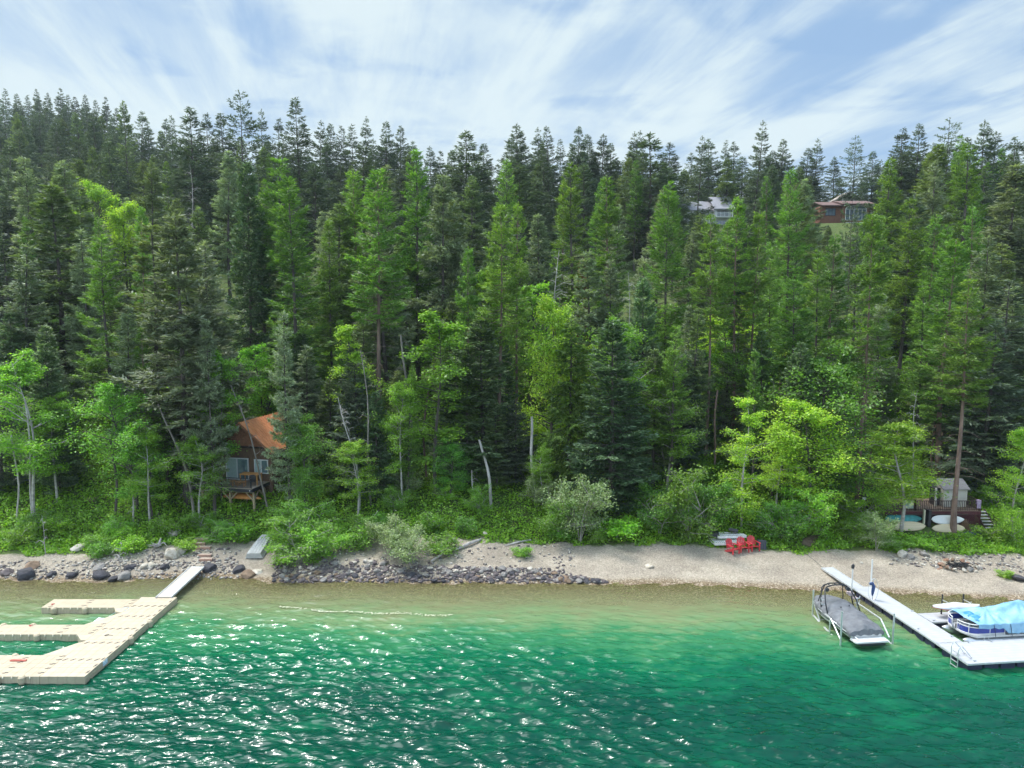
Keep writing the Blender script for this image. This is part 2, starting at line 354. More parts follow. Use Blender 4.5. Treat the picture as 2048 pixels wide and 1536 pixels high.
def snag(seed, Ht, tr, lean, nbr, bark=DEADW, broken=.25, lmax=1.0, droop=.3):
    r = np.random.RandomState(seed); mb = MB(); k = 8; pts = []
    for i in range(k):
        q = i/(k-1); pts.append((lean*q**1.2*Ht+.02*Ht*math.sin(q*6+seed), .02*Ht*math.sin(q*5+seed*2), Ht*q-(.4 if i == 0 else 0)))
    mb.tube(pts, [tr*(1-(1-broken)*i/(k-1)) for i in range(k)], 7)
    pp = np.array(pts)
    for j in range(nbr):
        q = .25+.72*r.rand(); fi = q*(k-1); i0 = min(int(fi), k-2); b = pp[i0]+(pp[i0+1]-pp[i0])*(fi-i0); a = r.rand()*2*PI; l = lmax*(.5+.8*r.rand())*(1.1-q*.5)
        c1 = b+np.array([math.cos(a)*l*.5, math.sin(a)*l*.5, l*.25]); c2 = b+np.array([math.cos(a)*l, math.sin(a)*l, l*(.1-droop*r.rand()*1.6)])
        mb.tube([b, c1, c2], [.03, .022, .006], 4, cap=False)
        for _ in range(3):
            d = r.randn(3)*l*.25; mb.tube([c1, c1+d], [.012, .004], 3, cap=False); d = r.randn(3)*l*.22; mb.tube([(c1+c2)/2, (c1+c2)/2+d], [.010, .003], 3, cap=False)
    return mb.mesh('trunk', bark)
KIND = {}
KIND['larch'] = [conifer(100+i, 26, 2.7+.3*(i % 3), (.30, .22, .36, .26, .18)[i], 130, 100, LARCH, BARKR if i % 2 else BARK, .34, .085, .62, .75, -.10,   .16, .28, .45, .23, .1*(i-2)*.6, 8, twist=.7) for i in range(5)]
KIND['larchbare'] = [conifer(150+i, 26, 2.9, .50, 110, 100, LARCH, BARKR, .34, .085, .6, .5, -.2, .14, .3, .4, .23, .0, 26, twist=.7) for i in range(3)]
KIND['larchwide'] = [conifer(130+i, 26, 4.9, .16, 165, 125, LARCH, BARK, .40, .09, .72, .7, -.28, .14, .35, .3, .27, 0, 6, twist=.6) for i in range(2)]
KIND['fir'] = [conifer(200+i, 25, 4.3+.4*(i % 2), (.06, .1, .15, .08)[i], 155, 120, FIR, BARK, .42, .12, .76, .45, -.22, .10, .35, .35, .25, 0, 10) for i in range(4)]
KIND['greyfir'] = [conifer(300+i, 25, 4.1, (.08, .18, .12)[i], 140, 112, FIRG, BARK, .40, .11, .76, .45, -.15, .14, .3, .42, .24, 0, 14, twist=.8) for i in range(3)]
KIND['dark'] = [conifer(400+i, 24, 6.6+.4*(i % 2), .03, 185, 105, DARK, BARK, .46, .14, .86, .42, -.18, .08, .3, .26, .26, 0, 4) for i in range(4)]
KIND['darkopen'] = [conifer(420+i, 24, 6.0, .22, 80, 70, DARK, BARK, .50, .15, .6, .40, -.05, .12, .1, .35, .24, 0, 8) for i in range(2)]
KIND['slimdark'] = [conifer(440+i, 24, 5.0, .05, 130, 80, DARK, BARK, .44, .13, .86, .40, -.15, .1, .25, .35, .2, 0, 4) for i in range(2)]
KIND['spruce'] = [conifer(500+i, 18, 3.5, .02, 210, 110, SPRUCE, BARK, .34, .12, .70, .6, -.18, .10, .25, .16, .22, 0, 0, twist=.45) for i in range(3)]
KIND['hemlock'] = [conifer(560, 17, 3.0, .03, 150, 95, LARCH, BARK, .42, .11, .6, .3, -.45, -.15, .9, .35, .2, 0, 0)]
KIND['far'] = [conifer(600+i, 22, 6.6, .03, 100, 60, DARK, BARK, .65, .22, .86, .42, -.1, .08, .25, .4, .26) for i in range(4)]
KIND['birch'] = [broadleaf(700+i, 13, 2.9, .30, 40, 11000, (BROAD, LIME, BROAD)[i], BIRCH, .165, .13) for i in range(3)]
KIND['maple'] = [broadleaf(720+i, 11, 3.4, .15, 54, 15000, (LIME, MAPLE, BROAD)[i], BARK, .185, .15, stems=(1, 1, 2)[i]) for i in range(3)]
KIND['slim'] = [broadleaf(740+i, 14, 2.0, .22, 40, 8000, (BROAD, LIME)[i], BARK, .165, .11, hang=.3) for i in range(2)]
KIND['sparse'] = [broadleaf(760+i, 12, 2.4, .10, 38, 8500, (LIME, BROAD)[i], DEADW, .165, .12, bare=.3) for i in range(2)]
KIND['shrub'] = [broadleaf(800+i, 3.2, 1.9, .10, 34, 6000, (BUSH, BRIGHT, MAPLE, GREYTWIG)[i], TWIG, .14, .035, stems=5, spread=.8) for i in range(4)]
KIND['lowbush'] = [broadleaf(820+i, 1.3, 1.3, .05, 26, 2200, (COVER, BUSH, BRIGHT)[i], TWIG, .17, .02, stems=5, spread=.9) for i in range(3)]
def put(kind, x, y, h, label, cat='tree', group=None, wide=1.0, var=None, name=None, rz=None, sink=.0, tilt=(0, 0)):
    t = KIND[kind]; var = rng.randrange(len(t)) if var is None else var; tr, cr, h0 = t[var % len(t)]
    s = h/h0; wide *= {'larch': 1.02, 'larchbare': .95, 'larchwide': 1.0, 'fir': 1.25, 'greyfir': 1.22, 'dark': 1.35, 'slimdark': 1.35, 'darkopen': 1.25, 'far': 1.3, 'spruce': 1.1}.get(kind, 1.0)
    o = empty(name or NAMES[kind], (x, y, H(x, y)-sink), rng.random()*6.28 if rz is None else rz, label, cat, group)
    tl_ = .0 if group is None else .028; o.rotation_euler[0] = tilt[0]+rng.gauss(0, 1)*tl_; o.rotation_euler[1] = tilt[1]+rng.gauss(0, 1)*tl_
    ws = s**.6*wide; o.scale = (ws, ws, s)
    link('trunk', tr, o); link('crown' if cat == 'tree' else 'foliage', cr, o)
    return o
NAMES = dict(larch='larch_tree', larchwide='larch_tree', larchbare='larch_tree', fir='fir_tree', greyfir='fir_tree', dark='fir_tree', darkopen='dark_conifer_tree', slimdark='dark_conifer_tree', spruce='spruce_tree', hemlock='hemlock_tree', far='conifer_tree', birch='birch_tree', maple='maple_tree', slim='poplar_tree', sparse='birch_tree', shrub='shrub', lowbush='bush')  # slimdark trees are firs, sharing a name with the open pines of darkopen
# ================================================================== THE SETTING
def terrain():
    xs = np.concatenate([np.arange(-620, -60, 8), np.arange(-60, 60, .4), np.arange(60, 621, 8)])
    ys = np.concatenate([np.arange(-40, 30, 10), np.arange(30, 44, 1), np.arange(44, 66, .25), np.arange(66, 110, 1.0), np.arange(110, 620, 6.0)])
    X, Y = np.meshgrid(xs, ys, indexing='ij'); Z = hgt(X, Y)
    v = Y-shore(X); rr = np.random.RandomState(3)
    Z = Z+rr.randn(*Z.shape)*.018*((v > -1) & (v < 12))
    V = np.stack([X, Y, Z], -1).reshape(-1, 3); nx, ny = X.shape
    i, j = np.meshgrid(np.arange(nx-1), np.arange(ny-1), indexing='ij'); a = (i*ny+j).ravel()
    F = np.stack([a, a+ny, a+ny+1, a+1], -1)
    m, nt, N, L, b = nmat('ground')
    tc = N.new('ShaderNodeTexCoord')
    def nz(sc_, det=5, ro=.6):
        n = N.new('ShaderNodeTexNoise'); L.new(tc.outputs['Object'], n.inputs['Vector']); n.inputs['Scale'].default_value = sc_; n.inputs['Detail'].default_value = det; n.inputs['Roughness'].default_value = ro; return n.outputs[0]
    def vor(sc_):
        n = N.new('ShaderNodeTexVoronoi'); L.new(tc.outputs['Object'], n.inputs['Vector']); n.inputs['Scale'].default_value = sc_; return n
    def mixc(f, a, b_):
        n = N.new('ShaderNodeMix'); n.data_type = 'RGBA'; L.new(f, n.inputs[0]) if not isinstance(f, float) else None
        if isinstance(f, float): n.inputs[0].default_value = f
        for k, q in ((6, a), (7, b_)):
            if isinstance(q, tuple): n.inputs[k].default_value = (*q, 1)
            else: L.new(q, n.inputs[k])
        return n.outputs[2]
    peb = vor(13); pebs = N.new('ShaderNodeSeparateColor'); L.new(peb.outputs['Color'], pebs.inputs[0])
    dry = ramp(N, [(0, (.15, .125, .10)), (.35, (.275, .235, .19)), (.7, (.37, .325, .27)), (1, (.56, .51, .44))]); pm = N.new('ShaderNodeMath'); pm.operation = 'MULTIPLY_ADD'; L.new(nz(16, 6, .75), pm.inputs[0]); pm.inputs[1].default_value = 1.3; pm.inputs[2].default_value = -.40; pa = N.new('ShaderNodeMath'); pa.operation = 'MULTIPLY_ADD'; L.new(pebs.outputs[0], pa.inputs[0]); pa.inputs[1].default_value = .5; L.new(pm.outputs[0], pa.inputs[2]); L.new(pa.outputs[0], dry.inputs[0])
    wet = ramp(N, [(0, (.085, .060, .035)), (.4, (.17, .125, .08)), (.75, (.25, .19, .12)), (1, (.44, .38, .30))]); L.new(pebs.outputs[0], wet.inputs[0])
    big = ramp(N, [(.35, (.80, .79, .77)), (.65, (1.12, 1.12, 1.08))]); L.new(nz(.35), big.inputs[0])
    dm = N.new('ShaderNodeMix'); dm.data_type = 'RGBA'; dm.blend_type = 'MULTIPLY'; dm.inputs[0].default_value = 1; L.new(dry.outputs[0], dm.inputs[6]); L.new(big.outputs[0], dm.inputs[7])
    aw = N.new('ShaderNodeAttribute'); aw.attribute_name = 'wet'
    av = N.new('ShaderNodeAttribute'); av.attribute_name = 'veg'
    c = mixc(aw.outputs['Fac'], dm.outputs[2], wet.outputs[0])
    soil = ramp(N, [(.3, (.04, .075, .018)), (.5, (.08, .12, .03)), (.7, (.13, .11, .06))]); L.new(nz(1.6, 8, .7), soil.inputs[0])
    ad = N.new('ShaderNodeMath'); ad.operation = 'ADD'; L.new(av.outputs['Fac'], ad.inputs[0])
    sb = N.new('ShaderNodeMath'); sb.operation = 'MULTIPLY_ADD'; L.new(nz(1.1, 7, .7), sb.inputs[0]); sb.inputs[1].default_value = 1.6; sb.inputs[2].default_value = -.8; L.new(sb.outputs[0], ad.inputs[1])
    st = N.new('ShaderNodeMapRange'); L.new(ad.outputs[0], st.inputs[0]); st.inputs[1].default_value = .35; st.inputs[2].default_value = .65
    c = mixc(st.outputs[0], c, soil.outputs[0]); L.new(c, b.inputs['Base Color']); b.inputs['Roughness'].default_value = .95; b.inputs['Specular IOR Level'].default_value = .2
    bp = N.new('ShaderNodeBump'); L.new(peb.outputs['Distance'], bp.inputs['Height']); bp.invert = True; bp.inputs['Strength'].default_value = .8; bp.inputs['Distance'].default_value = .06; L.new(bp.outputs[0], b.inputs['Normal'])
    me = npmesh('ground', V, F, m, True)
    wetv = 1-sstep(v, .35, 1.15+.25*np.sin(X*.7)); vegv = sstep(v-vstart(X), -1.2, .8)
    for nm, arr in (('wet', wetv), ('veg', vegv)):
        at_ = me.attributes.new(nm, 'FLOAT', 'POINT'); at_.data.foreach_set('value', arr.ravel().astype(np.float32))
    tag(link('ground', me), kind='structure')
terrain()
def water():
    xs = np.arange(-44, 44.01, .10); ys = np.arange(25, 55.01, .075)
    X, Y = np.meshgrid(xs, ys, indexing='ij'); Z = np.zeros_like(X); r = np.random.RandomState(21)
    DX = np.zeros_like(X); DY = np.zeros_like(X)
    for i in range(90):
        lam = .36*(5.0**(r.rand()**1.7)); a = D2R(-102)+r.randn()*D2R(24); k = 2*PI/lam
        kx, ky = math.cos(a)*k, math.sin(a)*k; A = .0095*lam*(.5+r.rand())
        ph = kx*X+ky*Y+r.rand()*6.28+1.2*np.sin(X*.21+i)+.9*np.sin(Y*.33+i*2)
        Z += A*np.cos(ph); q = .8
        DX -= q*A*kx/k*np.sin(ph); DY -= q*A*ky/k*np.sin(ph)
    gust = .72+.28*np.sin(X*.13+.8*np.sin(Y*.2)+1.0)*np.cos(Y*.19+X*.05)
    v = Y-shore(X); calm = (.16+.84*sstep(-v, 1.0, 11.5))*gust
    # sheltered water: between the fingers of the left float and beside the boats
    edge = np.minimum(1, np.minimum(np.minimum(X+44, 44-X)/2, np.minimum(Y-25, 60)/1.0)); edge = np.clip(edge, 0, 1)
    s = calm*edge
    V = np.stack([X+DX*s, Y+DY*s, Z*s], -1).reshape(-1, 3); nx, ny = X.shape
    i, j = np.meshgrid(np.arange(nx-1), np.arange(ny-1), indexing='ij'); a = (i*ny+j).ravel()
    F = np.stack([a, a+ny, a+ny+1, a+1], -1)
    x0, x1, y0, y1 = xs[0], xs[-1], ys[0], ys[-1]; B = 1500
    o = len(V); ext = np.array([(-B, -B, 0), (B, -B, 0), (B, y0, 0), (-B, y0, 0), (-B, y0, 0), (x0, y0, 0), (x0, y1, 0), (-B, y1, 0), (x1, y0, 0), (B, y0, 0), (B, y1, 0), (x1, y1, 0)], float)
    V = np.vstack([V, ext]); F = np.vstack([F, o+np.array([(0, 1, 2, 3), (4, 5, 6, 7), (8, 9, 10, 11)])])
    m, nt, N, L, b = nmat('lake_water'); N.remove(b); out = N['Material Output']
    me = npmesh('water', V, F, m, True)
    dep = np.maximum(0, -np.interp(V[:, 1]-shore(V[:, 0]), PV, PL)).astype(np.float32)
    att = me.attributes.new('depth', 'FLOAT', 'POINT'); att.data.foreach_set('value', dep)
    ad = N.new('ShaderNodeAttribute'); ad.attribute_name = 'depth'
    tc = N.new('ShaderNodeTexCoord')
    n1 = N.new('ShaderNodeTexNoise'); L.new(tc.outputs['Object'], n1.inputs['Vector']); n1.inputs['Scale'].default_value = .16; n1.inputs['Detail'].default_value = 3
    n2 = N.new('ShaderNodeTexNoise'); mp = N.new('ShaderNodeMapping'); mp.inputs['Scale'].default_value = (.5, 1.3, 1); L.new(tc.outputs['Object'], mp.inputs[0]); L.new(mp.outputs[0], n2.inputs['Vector']); n2.inputs['Scale'].default_value = 1.1; n2.inputs['Detail'].default_value = 7; n2.inputs['Roughness'].default_value = .7
    def M(op, a_, b_, c_=None):
        n = N.new('ShaderNodeMath'); n.operation = op
        for i_, q in enumerate((a_, b_, c_)):
            if q is None: continue
            if isinstance(q, (int, float)): n.inputs[i_].default_value = q
            else: L.new(q, n.inputs[i_])
        return n.outputs[0]
    d0 = M('MULTIPLY', ad.outputs['Fac'], M('MULTIPLY_ADD', n2.outputs[0], 1.8, .10))
    d1 = M('MULTIPLY', M('ADD', d0, M('MULTIPLY', M('SUBTRACT', n1.outputs[0], .5), M('MULTIPLY', ad.outputs['Fac'], 1.2))), 1/10.)
    body = ramp(N, [(0, (.20, .175, .10)), (.04, (.20, .21, .11)), (.09, (.145, .225, .105)), (.17, (.035, .165, .07)), (.30, (.002, .100, .045)), (.50, (.0008, .055, .031)), (.90, (.0003, .026, .021))])
    L.new(d1, body.inputs[0])
    df = N.new('ShaderNodeBsdfDiffuse'); L.new(body.outputs[0], df.inputs[0])
    tr = N.new('ShaderNodeBsdfTransparent'); tr.inputs[0].default_value = (.80, .86, .66, 1)
    ex = M('POWER', 2.718, M('MULTIPLY', d0, -2.3)); op = M('SUBTRACT', 1.0, M('MULTIPLY', ex, .92))
    m1 = N.new('ShaderNodeMixShader'); L.new(op, m1.inputs[0]); L.new(tr.outputs[0], m1.inputs[1]); L.new(df.outputs[0], m1.inputs[2])
    w1 = N.new('ShaderNodeTexNoise'); mpp = N.new('ShaderNodeMapping'); mpp.inputs['Scale'].default_value = (.45, 1.25, 1); mpp.inputs['Rotation'].default_value = (0, 0, .2); L.new(tc.outputs['Object'], mpp.inputs[0]); L.new(mpp.outputs[0], w1.inputs['Vector']); w1.inputs['Scale'].default_value = 1.9; w1.inputs['Detail'].default_value = 2.2; w1.inputs['Roughness'].default_value = .5; w1.inputs['Distortion'].default_value = .5
    bp = N.new('ShaderNodeBump'); L.new(w1.outputs[0], bp.inputs['Height']); bp.inputs['Strength'].default_value = 1.0; gu = N.new('ShaderNodeMapRange'); L.new(n1.outputs[0], gu.inputs[0]); gu.inputs[1].default_value = .35; gu.inputs[2].default_value = .65; gu.inputs[3].default_value = .18; gu.inputs[4].default_value = .33; dd = N.new('ShaderNodeMapRange'); L.new(ad.outputs['Fac'], dd.inputs[0]); dd.inputs[1].default_value = .4; dd.inputs[2].default_value = 7.5; dd.inputs[3].default_value = .35; dd.inputs[4].default_value = 1.05; L.new(M('MULTIPLY', gu.outputs[0], dd.outputs[0]), bp.inputs['Distance'])
    gl = N.new('ShaderNodeBsdfGlossy'); gl.inputs['Roughness'].default_value = .03; L.new(bp.outputs[0], gl.inputs['Normal'])
    fr = N.new('ShaderNodeFresnel'); fr.inputs['IOR'].default_value = 1.36; L.new(bp.outputs[0], fr.inputs['Normal'])
    m2 = N.new('ShaderNodeMixShader'); L.new(fr.outputs[0], m2.inputs[0]); L.new(m1.outputs[0], m2.inputs[1]); L.new(gl.outputs[0], m2.inputs[2]); L.new(m2.outputs[0], out.inputs[0])
    tag(link('water', me), kind='structure')
water()
def path_strip():
    mb = MB(); pts = [ground(*q) for q in ((1612, 1092), (1626, 1080), (1640, 1067), (1660, 1055), (1682, 1046), (1700, 1040))]
    def P(u, v):
        f = u*(len(pts)-1); i = min(int(f), len(pts)-2); p = pts[i].lerp(pts[i+1], f-i); d = (pts[i+1]-pts[i]); n = Vector((-d.y, d.x, 0)).normalized()
        q = p+n*(v-.5)*(.75+.1*math.sin(u*20)); return (q.x, q.y, H(q.x, q.y)+.03)
    mb.grid(P, 24, 4); mb.build('path', mat('trodden_dirt', (.17, .115, .08), .95, .35, 4, bump=.4), None, True)['kind'] = 'structure'
    return pts
PATH = path_strip()
def pathd(X, Y):
    d = np.full(X.shape, 9.)
    for a, b in zip(PATH[:-1], PATH[1:]):
        for q in np.linspace(0, 1, 6): p = a.lerp(b, q); d = np.minimum(d, np.hypot(X-p.x, Y-p.y))
    return d
def groundcover():
    r = np.random.RandomState(8)
    n = 480000
    Y = 54+np.power(r.rand(n), 2.0)*62; X = (r.rand(n)-.5)*2*(Y*.78+2)
    v = Y-shore(X); vs = vstart(X)
    nzv = np.sin(X*.9+np.sin(Y*.7)*1.5)*np.cos(Y*1.1+np.sin(X*.6))+.6*np.sin(X*2.3+1)*np.sin(Y*2.7)
    keep = (v > vs-.3+nzv*.55+r.rand(n)*.5) & (pathd(X, Y) > .45) & (nzv+r.rand(n)*1.3 > -.75)
    keep &= ~((X > 32.3) & (X < 43.5) & (Y > 59.7) & (Y < 66.5))
    ds = r.rand(n) < np.where(v > 30, .55, 1); keep &= ds
    X, Y, nzv, v = X[keep], Y[keep], nzv[keep], v[keep]; n = len(X)
    far = np.clip(Y/62, 1, 2)
    h = (.12+.5*r.rand(n)**1.5*(1+.5*nzv))*np.clip((v-vstart(X))/2.5, .25, 1.3)
    P = np.stack([X, Y, hgt(X, Y)+h*.9], -1)
    A = unit(r.randn(n, 3)*np.array([1, 1, .5])+np.array([0, -.15, .2])); S = unit(np.cross(A, np.tile([0, 0, 1.], (n, 1))+r.randn(n, 3)*.5))
    V, F = leaves(P, A, S, .22*far*(.6+.8*r.rand(n)), .15*far*(.7+.6*r.rand(n)))
    tag(link('ground_cover', npmesh('ground_cover', V, F, COVER)), 'low bright green leafy undergrowth over the bank under the trees', 'undergrowth', kind='stuff')
groundcover()
# ------------------------------------------------------------------ trees
def region(px): return next(t for a, t in ((330, ' at the far left'), (620, ' above the cabin'), (900, ' left of the centre'), (1200, ' around the centre'), (1480, ' below and left of the white house'), (1800, ' around the brown house'), (9999, ' at the far right')) if px < a)
def top_h(px, row, y):
    p = aty(px, row, y); return p.x, y, p.z-H(p.x, y)
def tt(px, row, y, kind, label, group=None, **k):
    x, y, h = top_h(px, row, y); return put(kind, x, y, max(h, 2.0), label, 'tree' if kind not in ('shrub', 'lowbush') else kind.replace('low', ''), group, **k)
# front ranks: (top x, top row, distance, kind, label, options)
FRONT = [
 (1338, 365, 78, 'larchwide', 'broad cone-shaped larch standing clear to the left of the white house', dict(wide=1.0, var=0)),
 (1147, 328, 92, 'larch', 'tall dark-trunked larch rising above the leafless branches at the centre', dict(wide=1.35, var=4)),
 (1215, 352, 100, 'larch', 'muted green larch directly left of the broad cone-shaped larch', dict(wide=1.4, var=1)),
 (1425, 430, 72, 'larchbare', 'slender larch in front of the white house with a long bare trunk', dict(wide=1.0, var=0)),
 (1478, 397, 74, 'larchbare', 'narrow larch just right of the white house', dict(wide=1.1, var=2)),
 (1515, 422, 74, 'larch', 'second narrow larch to the right of the white house', dict(wide=.95, var=3)),
 (1583, 338, 86, 'larchwide', 'thick tall larch left of the brown house', dict(wide=.92, var=1)),
 (1706, 380, 96, 'darkopen', 'thin sparse conifer standing right in front of the brown house windows', dict(wide=.45, var=0)),
 (1745, 430, 66, 'larchbare', 'dense larch whose straight bare trunk comes down beside the small white sign', dict(wide=1.05, var=4)),
 (1777, 318, 104, 'larch', 'upswept larch behind the right end of the brown house', dict(wide=1.3, var=0)),
 (1820, 400, 84, 'larch', 'pointed bright larch to the right of the brown house', dict(wide=1.2, var=2)),
 (1872, 430, 88, 'larch', 'larch with a blunt bright top right of the pointed one', dict(wide=1.2, var=1)),
 (1905, 482, 70, 'larch', 'bright yellow-green larch with drooping tiers above the garden shed', dict(wide=1.4, var=3)),
 (1670, 470, 82, 'larch', 'larch filling the gap just below the brown house', dict(wide=1.2, var=1)),
 (1640, 500, 76, 'larch', 'shorter larch left of the one below the brown house', dict(wide=1.1, var=4)),
 (1590, 560, 69, 'larch', 'feathery low-topped larch behind the yellow-green maple', dict(wide=1.35, var=2)),
 (1545, 520, 79, 'larch', 'thin larch squeezed between the thick larch and the narrow pair', dict(wide=1.0, var=0)),
 (1850, 560, 76, 'larch', 'larch with a forked-looking trunk behind the garden deck', dict(wide=1.1, var=4)),
 (1940, 560, 60.9, 'larchbare', 'tall reddish bare-trunked larch rising in front of the garden shed', dict(wide=1.3, var=0)),
 (1975, 470, 80, 'greyfir', 'grey-green fir behind and right of the garden shed', dict(wide=1.15, var=0)),
 (2020, 560, 72, 'dark', 'dark fir at the right edge behind the deck', dict(wide=1.25, var=1)),
 (1990, 640, 68, 'dark', 'shaded dark fir right beside the garden shed', dict(wide=.9, var=0)),
 (1935, 285, 112, 'larch', 'tall yellowish larch at the upper right', dict(wide=1.6, var=4)),
 (1875, 290, 118, 'fir', 'broad olive-green fir at the upper right', dict(wide=1.3, var=0)),
 (2030, 330, 98, 'greyfir', 'olive fir cut by the right edge below the skyline', dict(wide=1.6, var=1)),
 (1000, 412, 68, 'larchbare', 'tall larch at the centre with a straight dark trunk down to the bank', dict(wide=1.15, var=2)),
 (832, 302, 90, 'larch', 'tall larch with a long visible trunk left of centre', dict(wide=1.3, var=0)),
 (752, 340, 69, 'larchbare', 'massive larch whose thick trunk reaches the bank behind the dead snag', dict(wide=1.35, var=2)),
 (708, 340, 88, 'larch', 'bright-topped larch just left of the massive one', dict(wide=1.4, var=1)),
 (655, 440, 80, 'larch', 'slim larch with a pale bare trunk section', dict(wide=1.0, var=0)),
 (560, 316, 84, 'larch', 'fresh green larch behind and left of its slightly shorter neighbour', dict(wide=1.5, var=2)),
 (578, 352, 73, 'larch', 'fresh green larch with a thin dark trunk above the orange-roofed cabin', dict(wide=1.4, var=4)),
 (775, 330, 104, 'greyfir', 'grey fir peeking up behind the massive larch', dict(wide=1.1, var=2)),
 (885, 350, 86, 'greyfir', 'ragged grey-green fir with a thin crown left of centre', dict(wide=1.1, var=1)),
 (930, 262, 150, 'dark', 'big dark fir with a pointed crown on the skyline left of centre', dict(wide=1.35, var=0)),
 (930, 485, 84, 'greyfir', 'small grey fir left of the central larch', dict(wide=.75, var=0)),
 (1010, 318, 110, 'larch', 'dim larch whose top shows above the central larch', dict(wide=1.2, var=4)),
 (490, 326, 82, 'spruce', 'tall dark bluish spruce above the orange-roofed cabin', dict(wide=.80, var=0)),
 (350, 430, 64.5, 'greyfir', 'broad olive-grey fir with a thick dark trunk left of the cabin', dict(wide=1.35, var=1)),
 (300, 450, 76, 'fir', 'olive fir behind the broad one left of the cabin', dict(wide=1.3, var=2)),
 (412, 485, 68, 'greyfir', 'pale thinning fir with drooping grey branches before the cabin', dict(wide=1.05, var=2)),
 (412, 640, 62.3, 'greyfir', 'short scraggly conifer right at the cabin deck', dict(wide=.66, var=1)),
 (566, 620, 62.4, 'greyfir', 'pale drooping conifer at the right corner of the cabin roof', dict(wide=.62, var=0)),
 (205, 470, 71, 'larch', 'deep green larch with a dark bent-looking trunk at the left', dict(wide=1.35, var=4)),
 (103, 368, 86, 'fir', 'huge yellowish-green fir filling the left', dict(wide=1.5, var=3)),
 (163, 455, 82, 'greyfir', 'small grey fir between the huge yellowish fir and the deep green larch', dict(wide=.9, var=0)),
 (130, 322, 108, 'greyfir', 'large pale grey fir behind the huge yellowish one', dict(wide=1.6, var=2)),
 (47, 312, 104, 'greyfir', 'grey-green fir near the left edge with a pointed top', dict(wide=1.1, var=0)),
 (22, 628, 73, 'spruce', 'small bluish spruce at the left edge', dict(wide=1.1, var=1)),
 (5, 480, 84, 'dark', 'dark fir cut by the left edge', dict(wide=1.2, var=1)),
 (1225, 640, 62.5, 'spruce', 'dense blue-green spruce standing right behind the shore at the centre right', dict(wide=1.3, var=2)),
 (1222, 520, 76, 'greyfir', 'small-topped grey fir behind the dense blue-green spruce', dict(wide=.85, var=1)),
 (965, 640, 67, 'spruce', 'dark spruce in the shade behind the leaning white snag', dict(wide=1.35, var=0)),
 (915, 700, 69, 'spruce', 'shaded bluish spruce beside the central larch trunk', dict(wide=1.2, var=1)),
 (1140, 640, 66, 'hemlock', 'weeping conifer hung with drooping green strands left of the dense spruce', dict(wide=1.3, var=0)),
 (610, 690, 69, 'greyfir', 'dull olive fir right of the cabin', dict(wide=1.1, var=2)),
 (660, 760, 67, 'fir', 'low dark-green fir behind the dead snag', dict(wide=.95, var=1)),
 (1400, 700, 74, 'spruce', 'shaded spruce behind the slender trunk in front of the white house', dict(wide=1.2, var=1)),
 (1040, 330, 120, 'dark', 'dark fir standing just right of the dim larch top', dict(wide=1.3, var=3)),
 (1300, 268, 150, 'dark', 'wide layered dark fir on the skyline right of centre', dict(wide=1.5, var=1)),
]
for px, row, y, kind, lab, op in FRONT: tt(px, row, y, kind, lab, **op)
